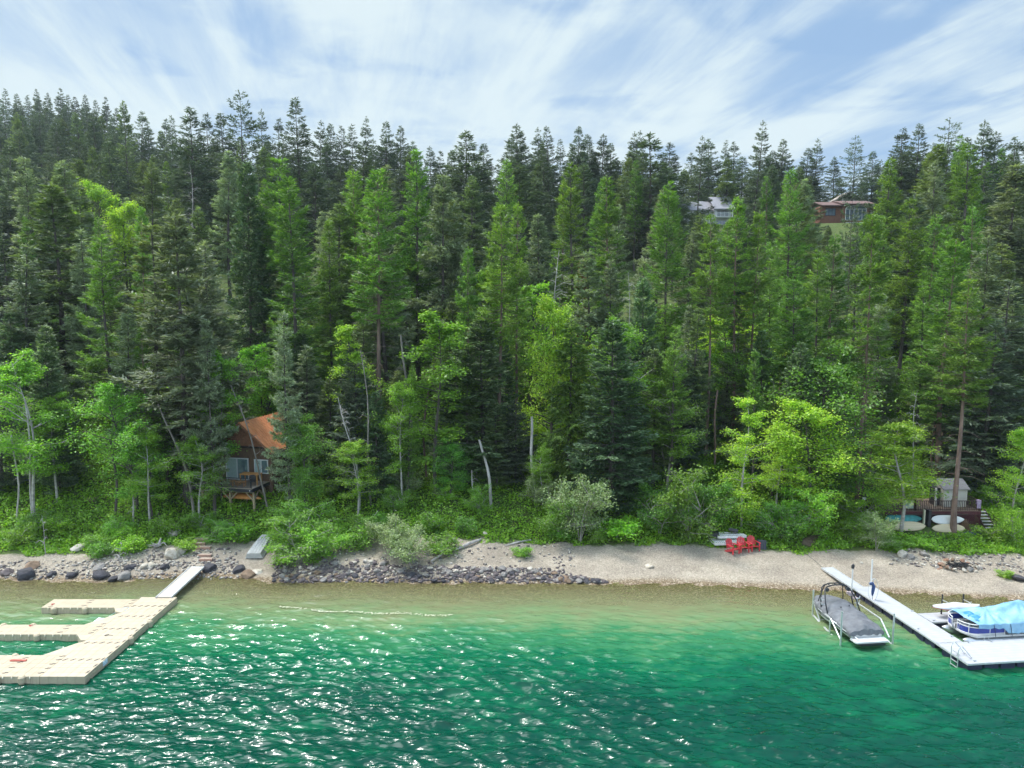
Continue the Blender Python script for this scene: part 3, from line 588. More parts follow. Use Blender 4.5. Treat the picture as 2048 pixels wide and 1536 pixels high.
DECID = [
 (392, 872, 61.3, 'birch', 'small leafy tree hiding the left end of the cabin deck', dict(wide=1.1, var=2)),
 (45, 716, 62, 'birch', 'leafy birch with a pale trunk at the left edge', dict(wide=1.25, var=0)),
 (100, 790, 64, 'birch', 'bushy bright tree filling in beside the left edge birch', dict(wide=1.1, var=2)),
 (262, 765, 62.5, 'maple', 'leafy tree with several pale stems left of the stone steps', dict(wide=1.05, var=2)),
 (290, 860, 60.8, 'birch', 'low birch with a white stem in front of the pale-stemmed tree', dict(wide=1.0, var=0)),
 (432, 700, 64.5, 'slim', 'slim leaning broadleaf tree left of the cabin gable', dict(wide=1.15, var=0)),
 (604, 835, 62.6, 'maple', 'green drooping maple to the right of the cabin', dict(wide=.8, var=1)),
 (712, 885, 61.5, 'birch', 'small bright birch under the bleached snag', dict(wide=1.15, var=1)),
 (700, 650, 66, 'slim', 'narrow pale-leaved poplar behind the bleached snag', dict(wide=1.15, var=1)),
 (868, 622, 65, 'slim', 'bright leafy poplar standing between the paired pale trunks', dict(wide=1.75, var=0)),
 (800, 760, 64, 'birch', 'thin leafy birch against the pale broken trunk', dict(wide=.9, var=2)),
 (1105, 606, 68, 'maple', 'yellow-green crown topping the weeping conifer', dict(wide=.85, var=0)),
 (1245, 640, 65.5, 'birch', 'bright leafy birch leaning out over the dense spruce', dict(wide=1.0, var=2)),
 (1180, 690, 67, 'slim', 'green poplar left behind the dense spruce', dict(wide=1.0, var=1)),
 (1340, 738, 65, 'birch', 'birch with a pale slanting stem right of the dense spruce', dict(wide=1.15, var=0)),
 (1492, 800, 60.5, 'sparse', 'half-bare birch with twisted grey twigs behind the red chairs', dict(wide=1.15, var=0)),
 (1625, 808, 61.5, 'maple', 'vivid yellow-green maple above the start of the dirt path', dict(wide=1.25, var=0)),
 (1560, 850, 62.0, 'birch', 'small leafy tree between the half-bare birch and the vivid maple', dict(wide=.95, var=1)),
 (1660, 700, 66, 'maple', 'rounded green maple behind the vivid yellow-green one', dict(wide=1.25, var=1)),
 (1813, 850, 60.6, 'birch', 'leaning leafy tree in front of the garden deck', dict(wide=1.6, var=1)),
 (2040, 862, 60, 'birch', 'leafy birch cut by the right edge beside the deck', dict(wide=1.0, var=1)),
 (1085, 890, 63, 'birch', 'low leafy tree beside the broken pale stump', dict(wide=.8, var=2)),
 (900, 880, 64, 'maple', 'shaded low tree left of the leaning white snag', dict(wide=.8, var=1)),
 (205, 372, 122, 'maple', 'lime-green tree among the conifers at the upper left', dict(wide=1.0, var=0)),
 (245, 408, 118, 'maple', 'rounded lime-green tree right of its taller twin at the upper left', dict(wide=1.1, var=0)),
 (955, 545, 84, 'maple', 'lime-green tree glowing behind the central larch', dict(wide=1.2, var=0)),
 (1060, 570, 84, 'maple', 'lime-green tree between the central larch and the bare branches', dict(wide=1.3, var=2)),
 (1465, 640, 84, 'maple', 'lime-green tree below the white house', dict(wide=1.5, var=0)),
]
for px, row, y, kind, lab, op in DECID: tt(px, row, y, kind, lab, **op)
for o in list(C.objects):
    if o.get('label', '').startswith('yellow-green crown'): o['label'] = 'yellow-green maple whose crown rises over the weeping conifer'
# skyline: (top x, top row, distance, kind)
SKY = [(10,178,395,'far'),(30,186,400,'far'),(52,190,390,'far'),(72,177,395,'far'),(92,186,390,'far'),(120,177,375,'far'),(134,190,380,'far'),(150,194,370,'far'),(172,190,360,'far'),(190,200,355,'far'),(211,193,345,'far'),(228,214,330,'far'),
 (250,203,205,'fir'),(277,221,230,'dark'),(300,238,235,'slimdark'),(328,236,240,'dark'),(341,230,236,'slimdark'),(377,212,150,'dark'),(414,225,170,'dark'),(445,226,200,'dark'),(482,181,160,'darkopen'),(524,216,190,'slimdark'),(548,236,200,'dark'),(596,195,165,'dark'),(632,236,200,'slimdark'),(656,245,205,'dark'),(675,249,210,'slimdark'),(705,246,205,'slimdark'),(728,233,195,'slimdark'),(765,239,195,'dark'),(797,250,200,'dark'),(825,282,225,'dark'),(862,291,230,'dark'),(878,302,235,'far'),(907,300,180,'dark'),(966,286,190,'dark'),(1035,246,175,'dark'),(1020,275,180,'dark'),(1076,253,185,'slimdark'),(1100,249,180,'slimdark'),(1128,276,195,'slimdark'),(1158,249,180,'dark'),(1180,268,185,'dark'),(1202,264,185,'dark'),(1222,284,195,'dark'),(1260,262,178,'slimdark'),(1277,256,176,'slimdark'),(1335,284,190,'dark'),(1400,271,178,'slimdark'),(1418,274,205,'dark'),(1452,280,208,'slimdark'),(1471,282,206,'dark'),(1515,242,172,'slimdark'),(1545,300,205,'dark'),(1565,277,205,'dark'),(1612,296,210,'dark'),(1631,276,208,'slimdark'),(1672,312,215,'dark'),(1709,268,205,'darkopen'),(1746,301,212,'dark'),(1762,318,215,'slimdark'),(1796,256,170,'dark'),(1810,268,175,'slimdark'),(1840,246,165,'dark'),(1903,232,165,'darkopen'),(1925,275,175,'dark'),(1970,239,160,'dark'),(1992,262,170,'dark'),(2030,272,160,'dark'),(2052,280,165,'dark')]
SKX = np.array([s[0] for s in SKY]); SKR = np.array([s[1] for s in SKY])
for px, row, y, kind in SKY:
    if px < 235: lab, grp = 'tiny dark conifer on the far left ridge line', 'conifers along the far left ridge line'
    elif px < 900: lab, grp = 'dark conifer against the sky left of the centre', 'dark conifers on the skyline left of the centre'
    else: lab, grp = 'dark conifer against the sky right of the centre', 'dark conifers on the skyline right of the centre'
    if px >= 235: lab, grp = lab.split(' against')[0]+' standing against the sky'+region(px), 'dark conifers on the skyline'+region(px)
    tt(px, row, y, kind, lab, grp, wide=(.9 if kind != 'far' else .75)*rng.uniform(.9, 1.15), sink=.2)
LAB = {'larch': ('feathery green larch on the wooded slope', 'larches on the wooded slope'), 'fir': ('olive-green fir on the wooded slope', 'olive firs on the wooded slope'),
       'greyfir': ('grey-green fir on the wooded slope', 'grey firs on the wooded slope'), 'dark': ('dark fir on the upper slope', 'dark firs on the upper slope'),
       'slimdark': ('slim dark fir on the upper slope', 'slim dark firs on the upper slope'), 'spruce': ('dark bluish spruce on the wooded slope', 'spruces on the wooded slope'),
       'maple': ('leafy lime-green tree between the conifers', 'leafy trees between the conifers of the slope'), 'far': ('distant dark conifer on the far left hillside', 'distant conifers of the far left hillside')}
HOUSES = [(1428, 1468, 450), (1376, 1396, 422), (1651, 1672, 446), (1684, 1730, 452), (366, 402, 408)]
def fill():
    y = 76.0; row_i = 0
    while y < 262:
        half = y*.745; step = (5.8+y*.022)*(1.0 if y < 150 else .8); x = -half-rng.random()*step
        while x < half:
            xx = x+rng.uniform(-.36, .36)*step; yy = y+rng.uniform(-3, 3)*(y/90); x += step
            if y > 195 and -.40 < xx/yy and row_i % 2: pass
            zg = H(xx, yy); left = xx/yy < -.42
            if yy > 235 and not left: continue
            px, _ = pix((xx, yy, zg))
            if yy < 100: kinds = ['larch']*(7 if px > 500 else 2)+['fir']*2+['greyfir']*(2 if px > 500 else 4)+['spruce']+['maple']*3
            elif yy < 140: kinds = ['larch']*(4 if px > 400 else 2)+['fir']*3+['greyfir']*2+['dark']*3+['maple']
            else: kinds = ['dark']*5+['slimdark']*2+['fir']*2+(['larch'] if yy < 170 else [])
            k = rng.choice(kinds); h = rng.uniform(17, 27) if k not in ('maple',) else rng.uniform(6, 12)
            sky = float(np.interp(px, SKX, SKR))+rng.uniform(22, 85)+(60 if yy < 100 else 25 if yy < 140 else 0)
            hm = aty(px, sky, yy).z-zg
            for a, b, r_ in HOUSES:
                wpx = (3 if k == 'maple' else 16)
                if a-wpx < px < b+wpx and yy < 188: hm = min(hm, aty(px, r_+rng.uniform(-14, 12), yy).z-zg)
            h = min(h, hm)
            if h < 3.0: continue
            lab, g = LAB[k]; rg = region(px); put(k, xx, yy, h, lab+rg, 'tree', g+rg, wide=rng.uniform(.85, 1.15), sink=.2)
        y += 9.5+y*.045; row_i += 1
    y = 262.0
    while y < 400:
        x = -y*.75
        while x < -y*.44:
            xx = x+rng.uniform(-2.5, 2.5); yy = y+rng.uniform(-5, 5); x += 13.5; zg = H(xx, yy); px, _ = pix((xx, yy, zg))
            h = min(rng.uniform(15, 22), aty(px, float(np.interp(px, SKX, SKR))+rng.uniform(6, 20), yy).z-zg)
            if h > 5: put('far', xx, yy, h, *(LAB['far'][0], 'tree', LAB['far'][1]), wide=rng.uniform(.75, 1.0), sink=.3)
        y += 24
fill()
# understorey shrubs and small trees
def understorey():
    for i in range(165):
        y = rng.uniform(60.5, 74) if i < 95 else rng.uniform(72, 130); x = rng.uniform(-.74, .74)*y; v = y-float(shore(x))
        if v < float(vstart(x))+(2.0 if x > -14 else 6.0): continue
        px, py = pix((x, y, H(x, y))); rg = region(px)
        if 385 < px < 600 and y < 78: continue
        if 1740 < px < 1985 and y < 70: continue
        if 1600 < px < 1710 and 1030 < py < 1100: continue
        if i < 45: k = 'shrub'
        elif i < 95: k = rng.choice(['larch', 'greyfir', 'fir', 'spruce', 'dark', 'larch'])
        else: k = rng.choice(['maple', 'shrub', 'fir', 'spruce', 'shrub', 'larch'])
        if k not in ('shrub', 'maple') and y < 64.5: y = 64.5+rng.random()*6
        if k == 'shrub': put('shrub', x, y, rng.uniform(1.6, 3.4), 'leafy shrub in the undergrowth'+rg, 'shrub', 'shrubs between the trunks'+rg, wide=rng.uniform(.8, 1.2))
        elif k == 'maple': put('maple', x, y, rng.uniform(4.5, 8.0), 'small leafy tree in the shade between the trunks'+rg, 'tree', 'small leafy trees between the trunks'+rg, wide=rng.uniform(.8, 1.1))
        else: put(k, x, y, rng.uniform(8, 17), 'young conifer in the shade of the taller trunks'+rg, 'tree', 'young conifers under the tall trees'+rg, wide=rng.uniform(.7, .95))
understorey()
def gput(px, row, kind, h, lab, cat='shrub', **k):
    g = ground(px, row); return put(kind, g.x, g.y, h, lab, cat, **k)
gput(600, 1128, 'shrub', 3.4, 'large bright shrub spilling over the rocks right of the upturned boat', var=1, wide=1.35)
gput(640, 1110, 'shrub', 2.4, 'bright shrub at the right foot of the large spilling one', var=1, wide=1.25)
gput(592, 1098, 'shrub', 3.0, 'green shrub behind the large spilling one', var=0, wide=1.1)
gput(620, 1075, 'shrub', 3.2, 'tall soft green shrub above the spilling shrubs', var=0, wide=1.2)
gput(1160, 1085, 'shrub', 5.2, 'tall see-through shrub with grey stems at the left end of the beach', var=3, wide=1.0)
gput(1120, 1078, 'shrub', 3.4, 'green shrub left of the tall see-through one', var=0, wide=1.0)
gput(1375, 1078, 'shrub', 6.0, 'big rounded shrub with pale stems left of the white dock sections', var=0, wide=1.0)
gput(1415, 1060, 'shrub', 4.2, 'green shrub right behind the white dock sections', var=2, wide=1.0)
gput(1320, 1070, 'shrub', 4.2, 'dense dark-green shrub between the spruce and the big rounded shrub', var=2, wide=1.0)
gput(1560, 1080, 'shrub', 3.4, 'dark-green shrub right of the leaning black float', var=2, wide=1.1)
gput(1610, 1070, 'shrub', 4.0, 'yellowish shrub at the foot of the vivid maple', var=1, wide=1.1)
gput(1720, 1050, 'shrub', 3.2, 'green shrub at the left end of the garden deck', var=1, wide=1.15)
gput(1752, 1104, 'shrub', 3.0, 'pale grey-stemmed sapling at the beach edge in front of the wooden boards', var=3, wide=.75)
gput(1735, 1070, 'shrub', 1.5, 'low green shrub beside the grey-stemmed sapling', var=0, wide=1.2)
gput(2030, 1090, 'shrub', 3.2, 'young shrub at the right edge of the bank', var=1, wide=.8)
gput(820, 1130, 'shrub', 2.6, 'pale wiry shrub growing out of the dark rocks', var=3, wide=1.1)
gput(785, 1105, 'shrub', 2.6, 'soft yellow-green shrub above the pale wiry one', var=3, wide=1.1)
gput(705, 1095, 'lowbush', 1.4, 'low bush on the stones left of the driftwood log', 'bush', var=1, wide=1.2)
gput(738, 1080, 'shrub', 2.2, 'green shrub in front of the bare leaning twig', var=2, wide=1.1)
gput(440, 1085, 'shrub', 1.7, 'leafy shrub right of the stone steps', var=0, wide=1.1)
gput(468, 1086, 'lowbush', 1.2, 'low bush left of the upturned boat', 'bush', var=0, wide=1.2)
gput(405, 1060, 'shrub', 1.6, 'bushy shrub below the cabin deck', var=0, wide=1.1)
gput(205, 1112, 'lowbush', 1.0, 'small tuft among the pale stones on the left shore', 'bush', var=1)
gput(262, 1108, 'lowbush', 1.1, 'low green tuft left of the big beige boulders', 'bush', var=0)
gput(376, 1102, 'lowbush', .8, 'small bush squeezed between boulder and stone steps', 'bush', var=2)
gput(880, 1110, 'lowbush', 1.3, 'low bush growing beside the driftwood log', 'bush', var=1, wide=1.2)
gput(1045, 1112, 'lowbush', .6, 'single small tuft on the sand', 'bush', var=2)
gput(1795, 1098, 'lowbush', .7, 'green bush left of the fire pit', 'bush', var=1, wide=1.3)
gput(1850, 1096, 'lowbush', .7, 'green bush right behind the fire pit', 'bush', var=2, wide=1.3)
gput(2010, 1155, 'lowbush', .5, 'grass tuft beside the dark rock at the right shore', 'bush', var=2, wide=.8)
for i in range(60):
    px = rng.uniform(0, 2048); gx = 0
    row = rng.uniform(1058, 1098) if px > 560 else rng.uniform(1060, 1105)
    if 1400 < px < 1545 or 1600 < px < 1710 or 380 < px < 560 or 1745 < px < 1975: continue
    g = ground(px, row)
    if g.y-float(shore(g.x)) < float(vstart(g.x))+.6: continue
    put('lowbush', g.x, g.y, rng.uniform(.7, 1.5), 'low leafy bush edging the undergrowth'+region(px), 'bush', 'low bushes along the edge of the undergrowth'+region(px), wide=rng.uniform(.8, 1.3))
# ------------------------------------------------------------------ snags, bare trunks
def dead(name, px, base, top, tr, lean, nb, label, y=None, cat='dead tree', bark=DEADW, **k):
    g = ground(px, base) if y is None else Vector((aty(px, base, y).x, y, H(aty(px, base, y).x, y)))
    h = aty(px, top, g.y).z-g.z; me = snag(int(px), h, tr, lean, nb, bark, **k)
    o = empty(name, g, 0, label, cat); link('trunk', me, o); return o
dead('dead_snag', 985, 1016, 880, .16, -.17, 2, 'thick bleached snag leaning left in front of the dark spruce', broken=.6, lmax=.3)
dead('dead_snag', 950, 1012, 940, .07, -.10, 5, 'thin crooked snag left of the thick leaning one', broken=.5, lmax=.6)
dead('dead_snag', 1070, 1000, 834, .15, -.06, 2, 'straight broken grey stump rising beside the weeping conifer', broken=.75, lmax=.3)
dead('dead_snag', 722, 1020, 795, .12, -.16, 20, 'bleached white snag with bare twisted branches', broken=.25, lmax=1.3)
dead('bare_tree', 395, 1045, 808, .13, -.26, 9, 'long curved grey trunk leaning left beside the cabin deck', broken=.5, lmax=1.0, bark=GREYB)
dead('bare_tree', 538, 960, 770, .09, -.26, 10, 'thin leaning dead trunk crossing the orange cabin roof', y=63.3, broken=.4, lmax=1.3, bark=GREYB)
dead('bare_tree', 822, 985, 670, .15, -.03, 6, 'tall pale broken trunk with a jagged top', broken=.6, lmax=1.2, bark=GREYB)
dead('bare_tree', 850, 960, 760, .12, .03, 4, 'pale brown trunk right of the tall broken one', broken=.6, bark=BARKR, lmax=.8)
dead('bare_tree', 745, 1015, 700, .10, -.05, 7, 'slender grey trunk curving up right of the bleached snag', broken=.3, bark=GREYB)
dead('dead_tree', 1113, 760, 500, .14, .0, 34, 'leafless tree with a wide tangle of bare branches at the centre', y=82, broken=.2, lmax=2.6, droop=.0)
dead('dead_tree', 1235, 800, 545, .09, .04, 14, 'thin leafless tree standing over the dense spruce', y=68, broken=.15, lmax=1.2)
dead('dead_snag', 1815, 1000, 782, .09, .04, 16, 'slender white snag rising out of the leaning tree by the deck', y=63, broken=.15, lmax=.9)
dead('bare_tree', 1333, 880, 838, .07, -.1, 1, 'short white slanting stem right of the dense spruce', y=66, broken=.7, lmax=.2, bark=GREYB)
dead('dead_tree', 392, 560, 330, .18, -.02, 40, 'grey leafless conifer above the small dark hut', y=128, broken=.1, lmax=1.9)
dead('dead_sapling', 92, 1110, 1030, .035, -.03, 6, 'thin dead sapling on the left bank', cat='sapling', broken=.3, lmax=.7)
dead('dead_sapling', 240, 1140, 1085, .03, .1, 8, 'wiry dead twig by the beige boulders', cat='sapling', broken=.3, lmax=.8)
for px, b, t, lab in ((66, 1048, 800, 'pale straight birch trunk on the left, right of its twin'), (37, 1045, 870, 'pale birch trunk nearest the left edge'), (303, 1040, 930, 'white birch stem beside the tall dark trunk left of the cabin'), (268, 1045, 985, 'short white stem under the leafy tree left of the cabin'), (1363, 948, 860, 'grey straight stem right of the dense spruce'), (232, 1040, 860, 'dark straight trunk behind the leafy left bank'), (1427, 935, 780, 'straight reddish trunk below the slender larch'), (1563, 1008, 880, 'straight reddish trunk behind the vivid maple'), (1703, 985, 800, 'thin reddish trunk left of the small white sign'), (1862, 955, 850, 'reddish trunk behind the shed, left one of two'), (1881, 945, 830, 'reddish trunk behind the shed, right one of two'), (1722, 1000, 700, 'straight brown trunk carrying the small white sign')):
    dead('bare_tree', px, b, t, .12 if 'birch' not in lab and 'white' not in lab else .085, .015, 4, lab, bark=BARKR if 'reddish' in lab or 'brown' in lab else (BIRCH if 'dark' not in lab else BARK), broken=.75, lmax=.6)
# ================================================================== SHORE STONES
def rockmesh(seed, flat=.65, m=None, name='rock'):
    import bmesh
    r = np.random.RandomState(seed); bm = bmesh.new(); bmesh.ops.create_icosphere(bm, subdivisions=3, radius=.5)
    pl = [(unit(r.randn(3)), .30+.16*r.rand()) for _ in range(13)]; off = Vector(r.rand(3)*50)
    for v in bm.verts:
        p = np.array(v.co)
        for n_, d in pl:
            q = p@n_
            if q > d: p = p-n_*(q-d)*.9
        v.co = Vector(p)*(1+.10*noise.noise(Vector(p)*3+off)+.05*noise.noise(Vector(p)*8+off)); v.co.z *= flat
    me = bpy.data.meshes.new(name); bm.to_mesh(me); bm.free(); me.materials.append(m); me.shade_flat(); return me
def rockmat(name, c, v=.35, spots=None):
    return mat(name, c, .9, v, 3.5, bump=.7, bscale=9, col2=spots)
RM = dict(dark=rockmat('dark_wet_rock', (.045, .043, .050), .5), purple=rockmat('purplish_rock', (.105, .085, .085)), grey=rockmat('grey_rock', (.20, .185, .17)), pale=rockmat('pale_rock', (.42, .38, .32)),
          beige=rockmat('beige_rock', (.40, .33, .24), .3, (.60, .55, .46)), brown=rockmat('brown_rock', (.17, .115, .075), .4), rust=rockmat('rusty_rock', (.26, .15, .10)))
ROCKS = {k: [rockmesh(i*7+len(k)*31, .5+.1*(i % 4), m) for i in range(5)] for k, m in RM.items()}
def rock(x, y, s, k, label, group=None, z=None, cat='rock', name='rock', sc_=(1, 1, 1), sink=.18):
    o = link(name, ROCKS[k][rng.randrange(5)]); zz = H(x, y) if z is None else z
    o.location = (x, y, zz+s*(.5*.6*sc_[2]-sink)); o.scale = (s*sc_[0]*rng.uniform(.85, 1.2), s*sc_[1]*rng.uniform(.8, 1.1), s*sc_[2]*rng.uniform(.85, 1.15)); o.rotation_euler = (rng.uniform(-.3, .3), rng.uniform(-.3, .3), rng.uniform(0, 6.28))
    return tag(o, label, cat, group)
BOULD = [(14,1148,1.15,'purple','purplish boulder at the waterline by the left edge'),(53,1155,1.55,'dark','biggest black boulder at the waterline on the left'),(103,1152,.75,'dark','small black boulder right of the biggest black one'),(145,1153,.9,'dark','rounded dark boulder alone at the left waterline'),
 (205,1155,1.3,'dark','broad dark boulder standing in the shallows'),(228,1162,.9,'dark','dark flat stone just right of the broad one in the shallows'),(248,1157,1.05,'grey','grey boulder leaning on dark stones in the shallows'),(261,1138,.9,'dark','dark boulder above the stones in the shallows'),(289,1134,.8,'beige','small beige boulder left of a slightly larger one'),(302,1133,.95,'beige','beige boulder left of the dark wedge rock'),
 (330,1137,.9,'dark','dark wedge-shaped rock below the big beige boulder'),(345,1115,1.5,'beige','biggest beige boulder left of the stone steps'),(363,1105,1.3,'pale','pale boulder tucked behind the biggest beige one'),(419,1140,1.15,'dark','black boulder at the shore end of the left gangway'),(478,1143,1.0,'dark','black rock alone between gangway and bushes'),(497,1152,1.25,'brown','tan and brown boulder at the water below the upturned boat'),(516,1146,.8,'beige','small beige rock beside the tan and brown boulder'),
 (156,1099,1.2,'pale','whitish boulder at the edge of the left grass'),(184,1002,1.1,'brown','brown boulder high on the left bank'),(347,1068,1.35,'beige','streaked beige boulder in the greenery below the cabin'),(198,1139,1.0,'grey','flat slanting grey rock on the left shore'),(62,1137,1.4,'brown','low brown boulder behind the black one on the left'),(461,1053,.7,'pale','white rock under the cabin deck plants'),(232,1033,.6,'grey','grey stone beside the hillside path stones'),
 (1298,1134,.65,'beige','single beige stone lying on the open beach'),(2036,1160,1.3,'dark','dark flat rock at the right edge of the beach'),(2010,1152,.5,'brown','small brown rock at the right edge of the beach'),(1805,1112,1.0,'pale','whitish rock at the front of the bank left of the fire pit'),(1822,1118,.7,'grey','grey rock beside the whitish one left of the fire pit'),(1850,1112,.9,'grey','grey rock on the bank just behind the fire pit'),(1722,1128,.3,'pale','pale stone at the foot of the beach sapling'),
 (728,1088,.6,'purple','purplish stone on the rubble left of the driftwood'),(660,1108,.8,'purple','purplish stone behind the dark rocks by the bright shrub'),(718,1098,.55,'grey','square grey block on the pale rubble'),(970,1068,.5,'beige','beige rock at the top of the bare sand scarp')]
for px, row, s, k, lab in BOULD:
    g = ground(px, row); rock(g.x, g.y, s, k, lab, cat='boulder' if s > .8 else 'rock', name='boulder' if s > .8 else 'rock')
def riprap():
    r = random.Random(4); n = 0
    for i in range(235):                                     # dark stone bank from the bright shrub to the sandy beach
        t = r.random(); px = 545+t*650; lo = 1166; hi = 1128+t*14-8*(px < 900)
        row = lo-(lo-hi)*r.random()**.9*min(1, max(.12, (1-t)/.2)); g = ground(px, row)
        k = r.choice(['dark', 'dark', 'dark', 'purple', 'purple', 'grey', 'brown']) if row > lo-18 else r.choice(['purple', 'grey', 'grey', 'pale', 'purple'])
        rock(g.x, g.y, r.uniform(.22, .62), k, 'dark stone of the low rubble bank at the waterline' if k in ('dark', 'purple', 'brown') else 'pale stone of the low rubble bank above the waterline', 'dark stones of the rubble bank' if k in ('dark', 'purple', 'brown') else 'pale stones of the rubble bank', cat='rock', name='rock', sink=.12)
    V = []; 
    for i in range(3600):                                     # loose small rubble
        z = r.random()
        if z < .25: px = r.uniform(0, 480); row = r.uniform(1122, 1160)
        elif z < .40: px = r.uniform(180, 480); row = r.uniform(1098, 1140)
        elif z < .78: px = r.uniform(548, 1215); row = 1167-(38-.03*(px-548)*.6)*r.random()**.9*min(1, max(.08, (1225-px)/120))
        elif z < .90: px = r.uniform(620, 1150); row = r.uniform(1092, 1150)
        else: px = r.uniform(1780, 2048); row = r.uniform(1098, 1132)+(px-1780)*.05
        g = ground(px, row); V.append((g, r.uniform(.08, .30) if not .40 < z < .78 else r.uniform(.12, .34), .40 < z < .78))
    for k, nm, lb in (('grey', 'grey_rubble', 'loose small grey stones scattered along the shore'), ('pale', 'pale_rubble', 'loose small pale stones scattered along the shore'), ('purple', 'dark_rubble', 'loose small dark stones scattered along the shore')):
        src = rockmesh(77, .6, RM[k]); import bmesh
        bm = bmesh.new(); bmesh.ops.create_icosphere(bm, subdivisions=1, radius=.5)
        base = np.array([v.co for v in bm.verts]); fc = np.array([[v.index for v in f.verts] for f in bm.faces]); bm.free()
        sel = [q for q in V if r.random() < ((.9 if q[2] else .25) if k == 'purple' else (.12 if q[2] else .35))]
        VV = []; FF = []
        rr = np.random.RandomState(len(k))
        for i, (g, s, _) in enumerate(sel):
            b = base*(1+rr.randn(len(base), 1)*.14)*np.array([s*r.uniform(.8, 1.4), s*r.uniform(.7, 1.1), s*.62]); a = r.random()*6.3; c_, s_ = math.cos(a), math.sin(a)
            b = np.stack([b[:, 0]*c_-b[:, 1]*s_, b[:, 0]*s_+b[:, 1]*c_, b[:, 2]], -1)+np.array([g.x, g.y, g.z+s*.15]); FF.append(fc+len(VV)*len(base)); VV.append(b)
        tag(link(nm, npmesh(nm, np.vstack(VV), np.vstack(FF), RM[k])), lb, 'rubble', kind='stuff')
        bpy.data.meshes.remove(src)
riprap()
# ------------------------------------------------------------------ plain materials
WHITE = mat('white_decking', (.74, .74, .73), .6, .07, 2.5, stretch=(1, 4, 1)); ALU = mat('aluminium', (.62, .64, .66), .38, .1, 5, metal=.75); ALUM = mat('dull_aluminium', (.50, .52, .53), .5, .15, 3, metal=.35)
NAVY = mat('navy_skirt', (.018, .022, .055), .6, .4, 6); BLACK = mat('black_plastic', (.03, .032, .038), .5, .3, 5); BLACKM = mat('black_metal', (.015, .016, .02), .35, .2, 5)
RED = mat('red_plastic', (.50, .035, .045), .5, .3, 5); REDD = mat('faded_red_plastic', (.60, .16, .12), .6, .15, 4)
DOCK = mat('beige_plastic', (.72, .63, .48), .55, .06, 1.3, col2=(.80, .72, .58)); DOCKS = mat('beige_plastic_edge', (.42, .35, .24), .6, .15, 4)
WOOD = mat('treated_wood', (.34, .23, .12), .8, .25, 3, stretch=(1, 6, 1)); POST = mat('pale_post_wood', (.33, .26, .16), .85, .25, 4); DECKW = mat('deck_boards', (.36, .29, .23), .8, .2, 3, stretch=(8, 1, 1))
ORANGE = mat('orange_wood', (.52, .22, .06), .7, .25, 3, stretch=(1, 5, 1))
TARP = mat('blue_tarp', (.15, .34, .52), .5, .12, 1.2, bump=.5, bscale=3.5, col2=(.28, .48, .62)); PANEL = mat('navy_panel', (.02, .04, .24), .35, .15, 3); GEL = mat('white_gelcoat', (.62, .62, .61), .25, .05, 3)
COVERM = mat('grey_boat_cover', (.105, .112, .125), .8, .15, 2.2, bump=.7, bscale=3.2, col2=(.16, .168, .18))
def slats(name, col, axis=0, scale=6.5, gap=.35, rough=.6, strength=.6):
    m, nt, N, L, b = nmat(name); tc = N.new('ShaderNodeTexCoord'); wv = N.new('ShaderNodeTexWave'); wv.bands_direction = 'XYZ'[axis]; L.new(tc.outputs['Object'], wv.inputs['Vector']); wv.inputs['Scale'].default_value = scale; wv.wave_profile = 'SAW'
    r = ramp(N, [(0, tuple(c*gap for c in col)), (.10, col), (1, tuple(min(1, c*1.08) for c in col))]); L.new(wv.outputs[0], r.inputs[0])
    n = N.new('ShaderNodeTexNoise'); L.new(tc.outputs['Object'], n.inputs['Vector']); n.inputs['Scale'].default_value = 2; n.inputs['Detail'].default_value = 6
    mx = N.new('ShaderNodeMix'); mx.data_type = 'RGBA'; mx.blend_type = 'MULTIPLY'; mx.inputs[0].default_value = 1; L.new(r.outputs[0], mx.inputs[6]); rr = ramp(N, [(.3, (.85, .85, .85)), (.7, (1, 1, 1))]); L.new(n.outputs[0], rr.inputs[0]); L.new(rr.outputs[0], mx.inputs[7]); L.new(mx.outputs[2], b.inputs['Base Color'])
    b.inputs['Roughness'].default_value = rough; bp = N.new('ShaderNodeBump'); bp.inputs['Strength'].default_value = strength; bp.inputs['Distance'].default_value = .02; L.new(wv.outputs[0], bp.inputs['Height']); L.new(bp.outputs[0], b.inputs['Normal']); return m
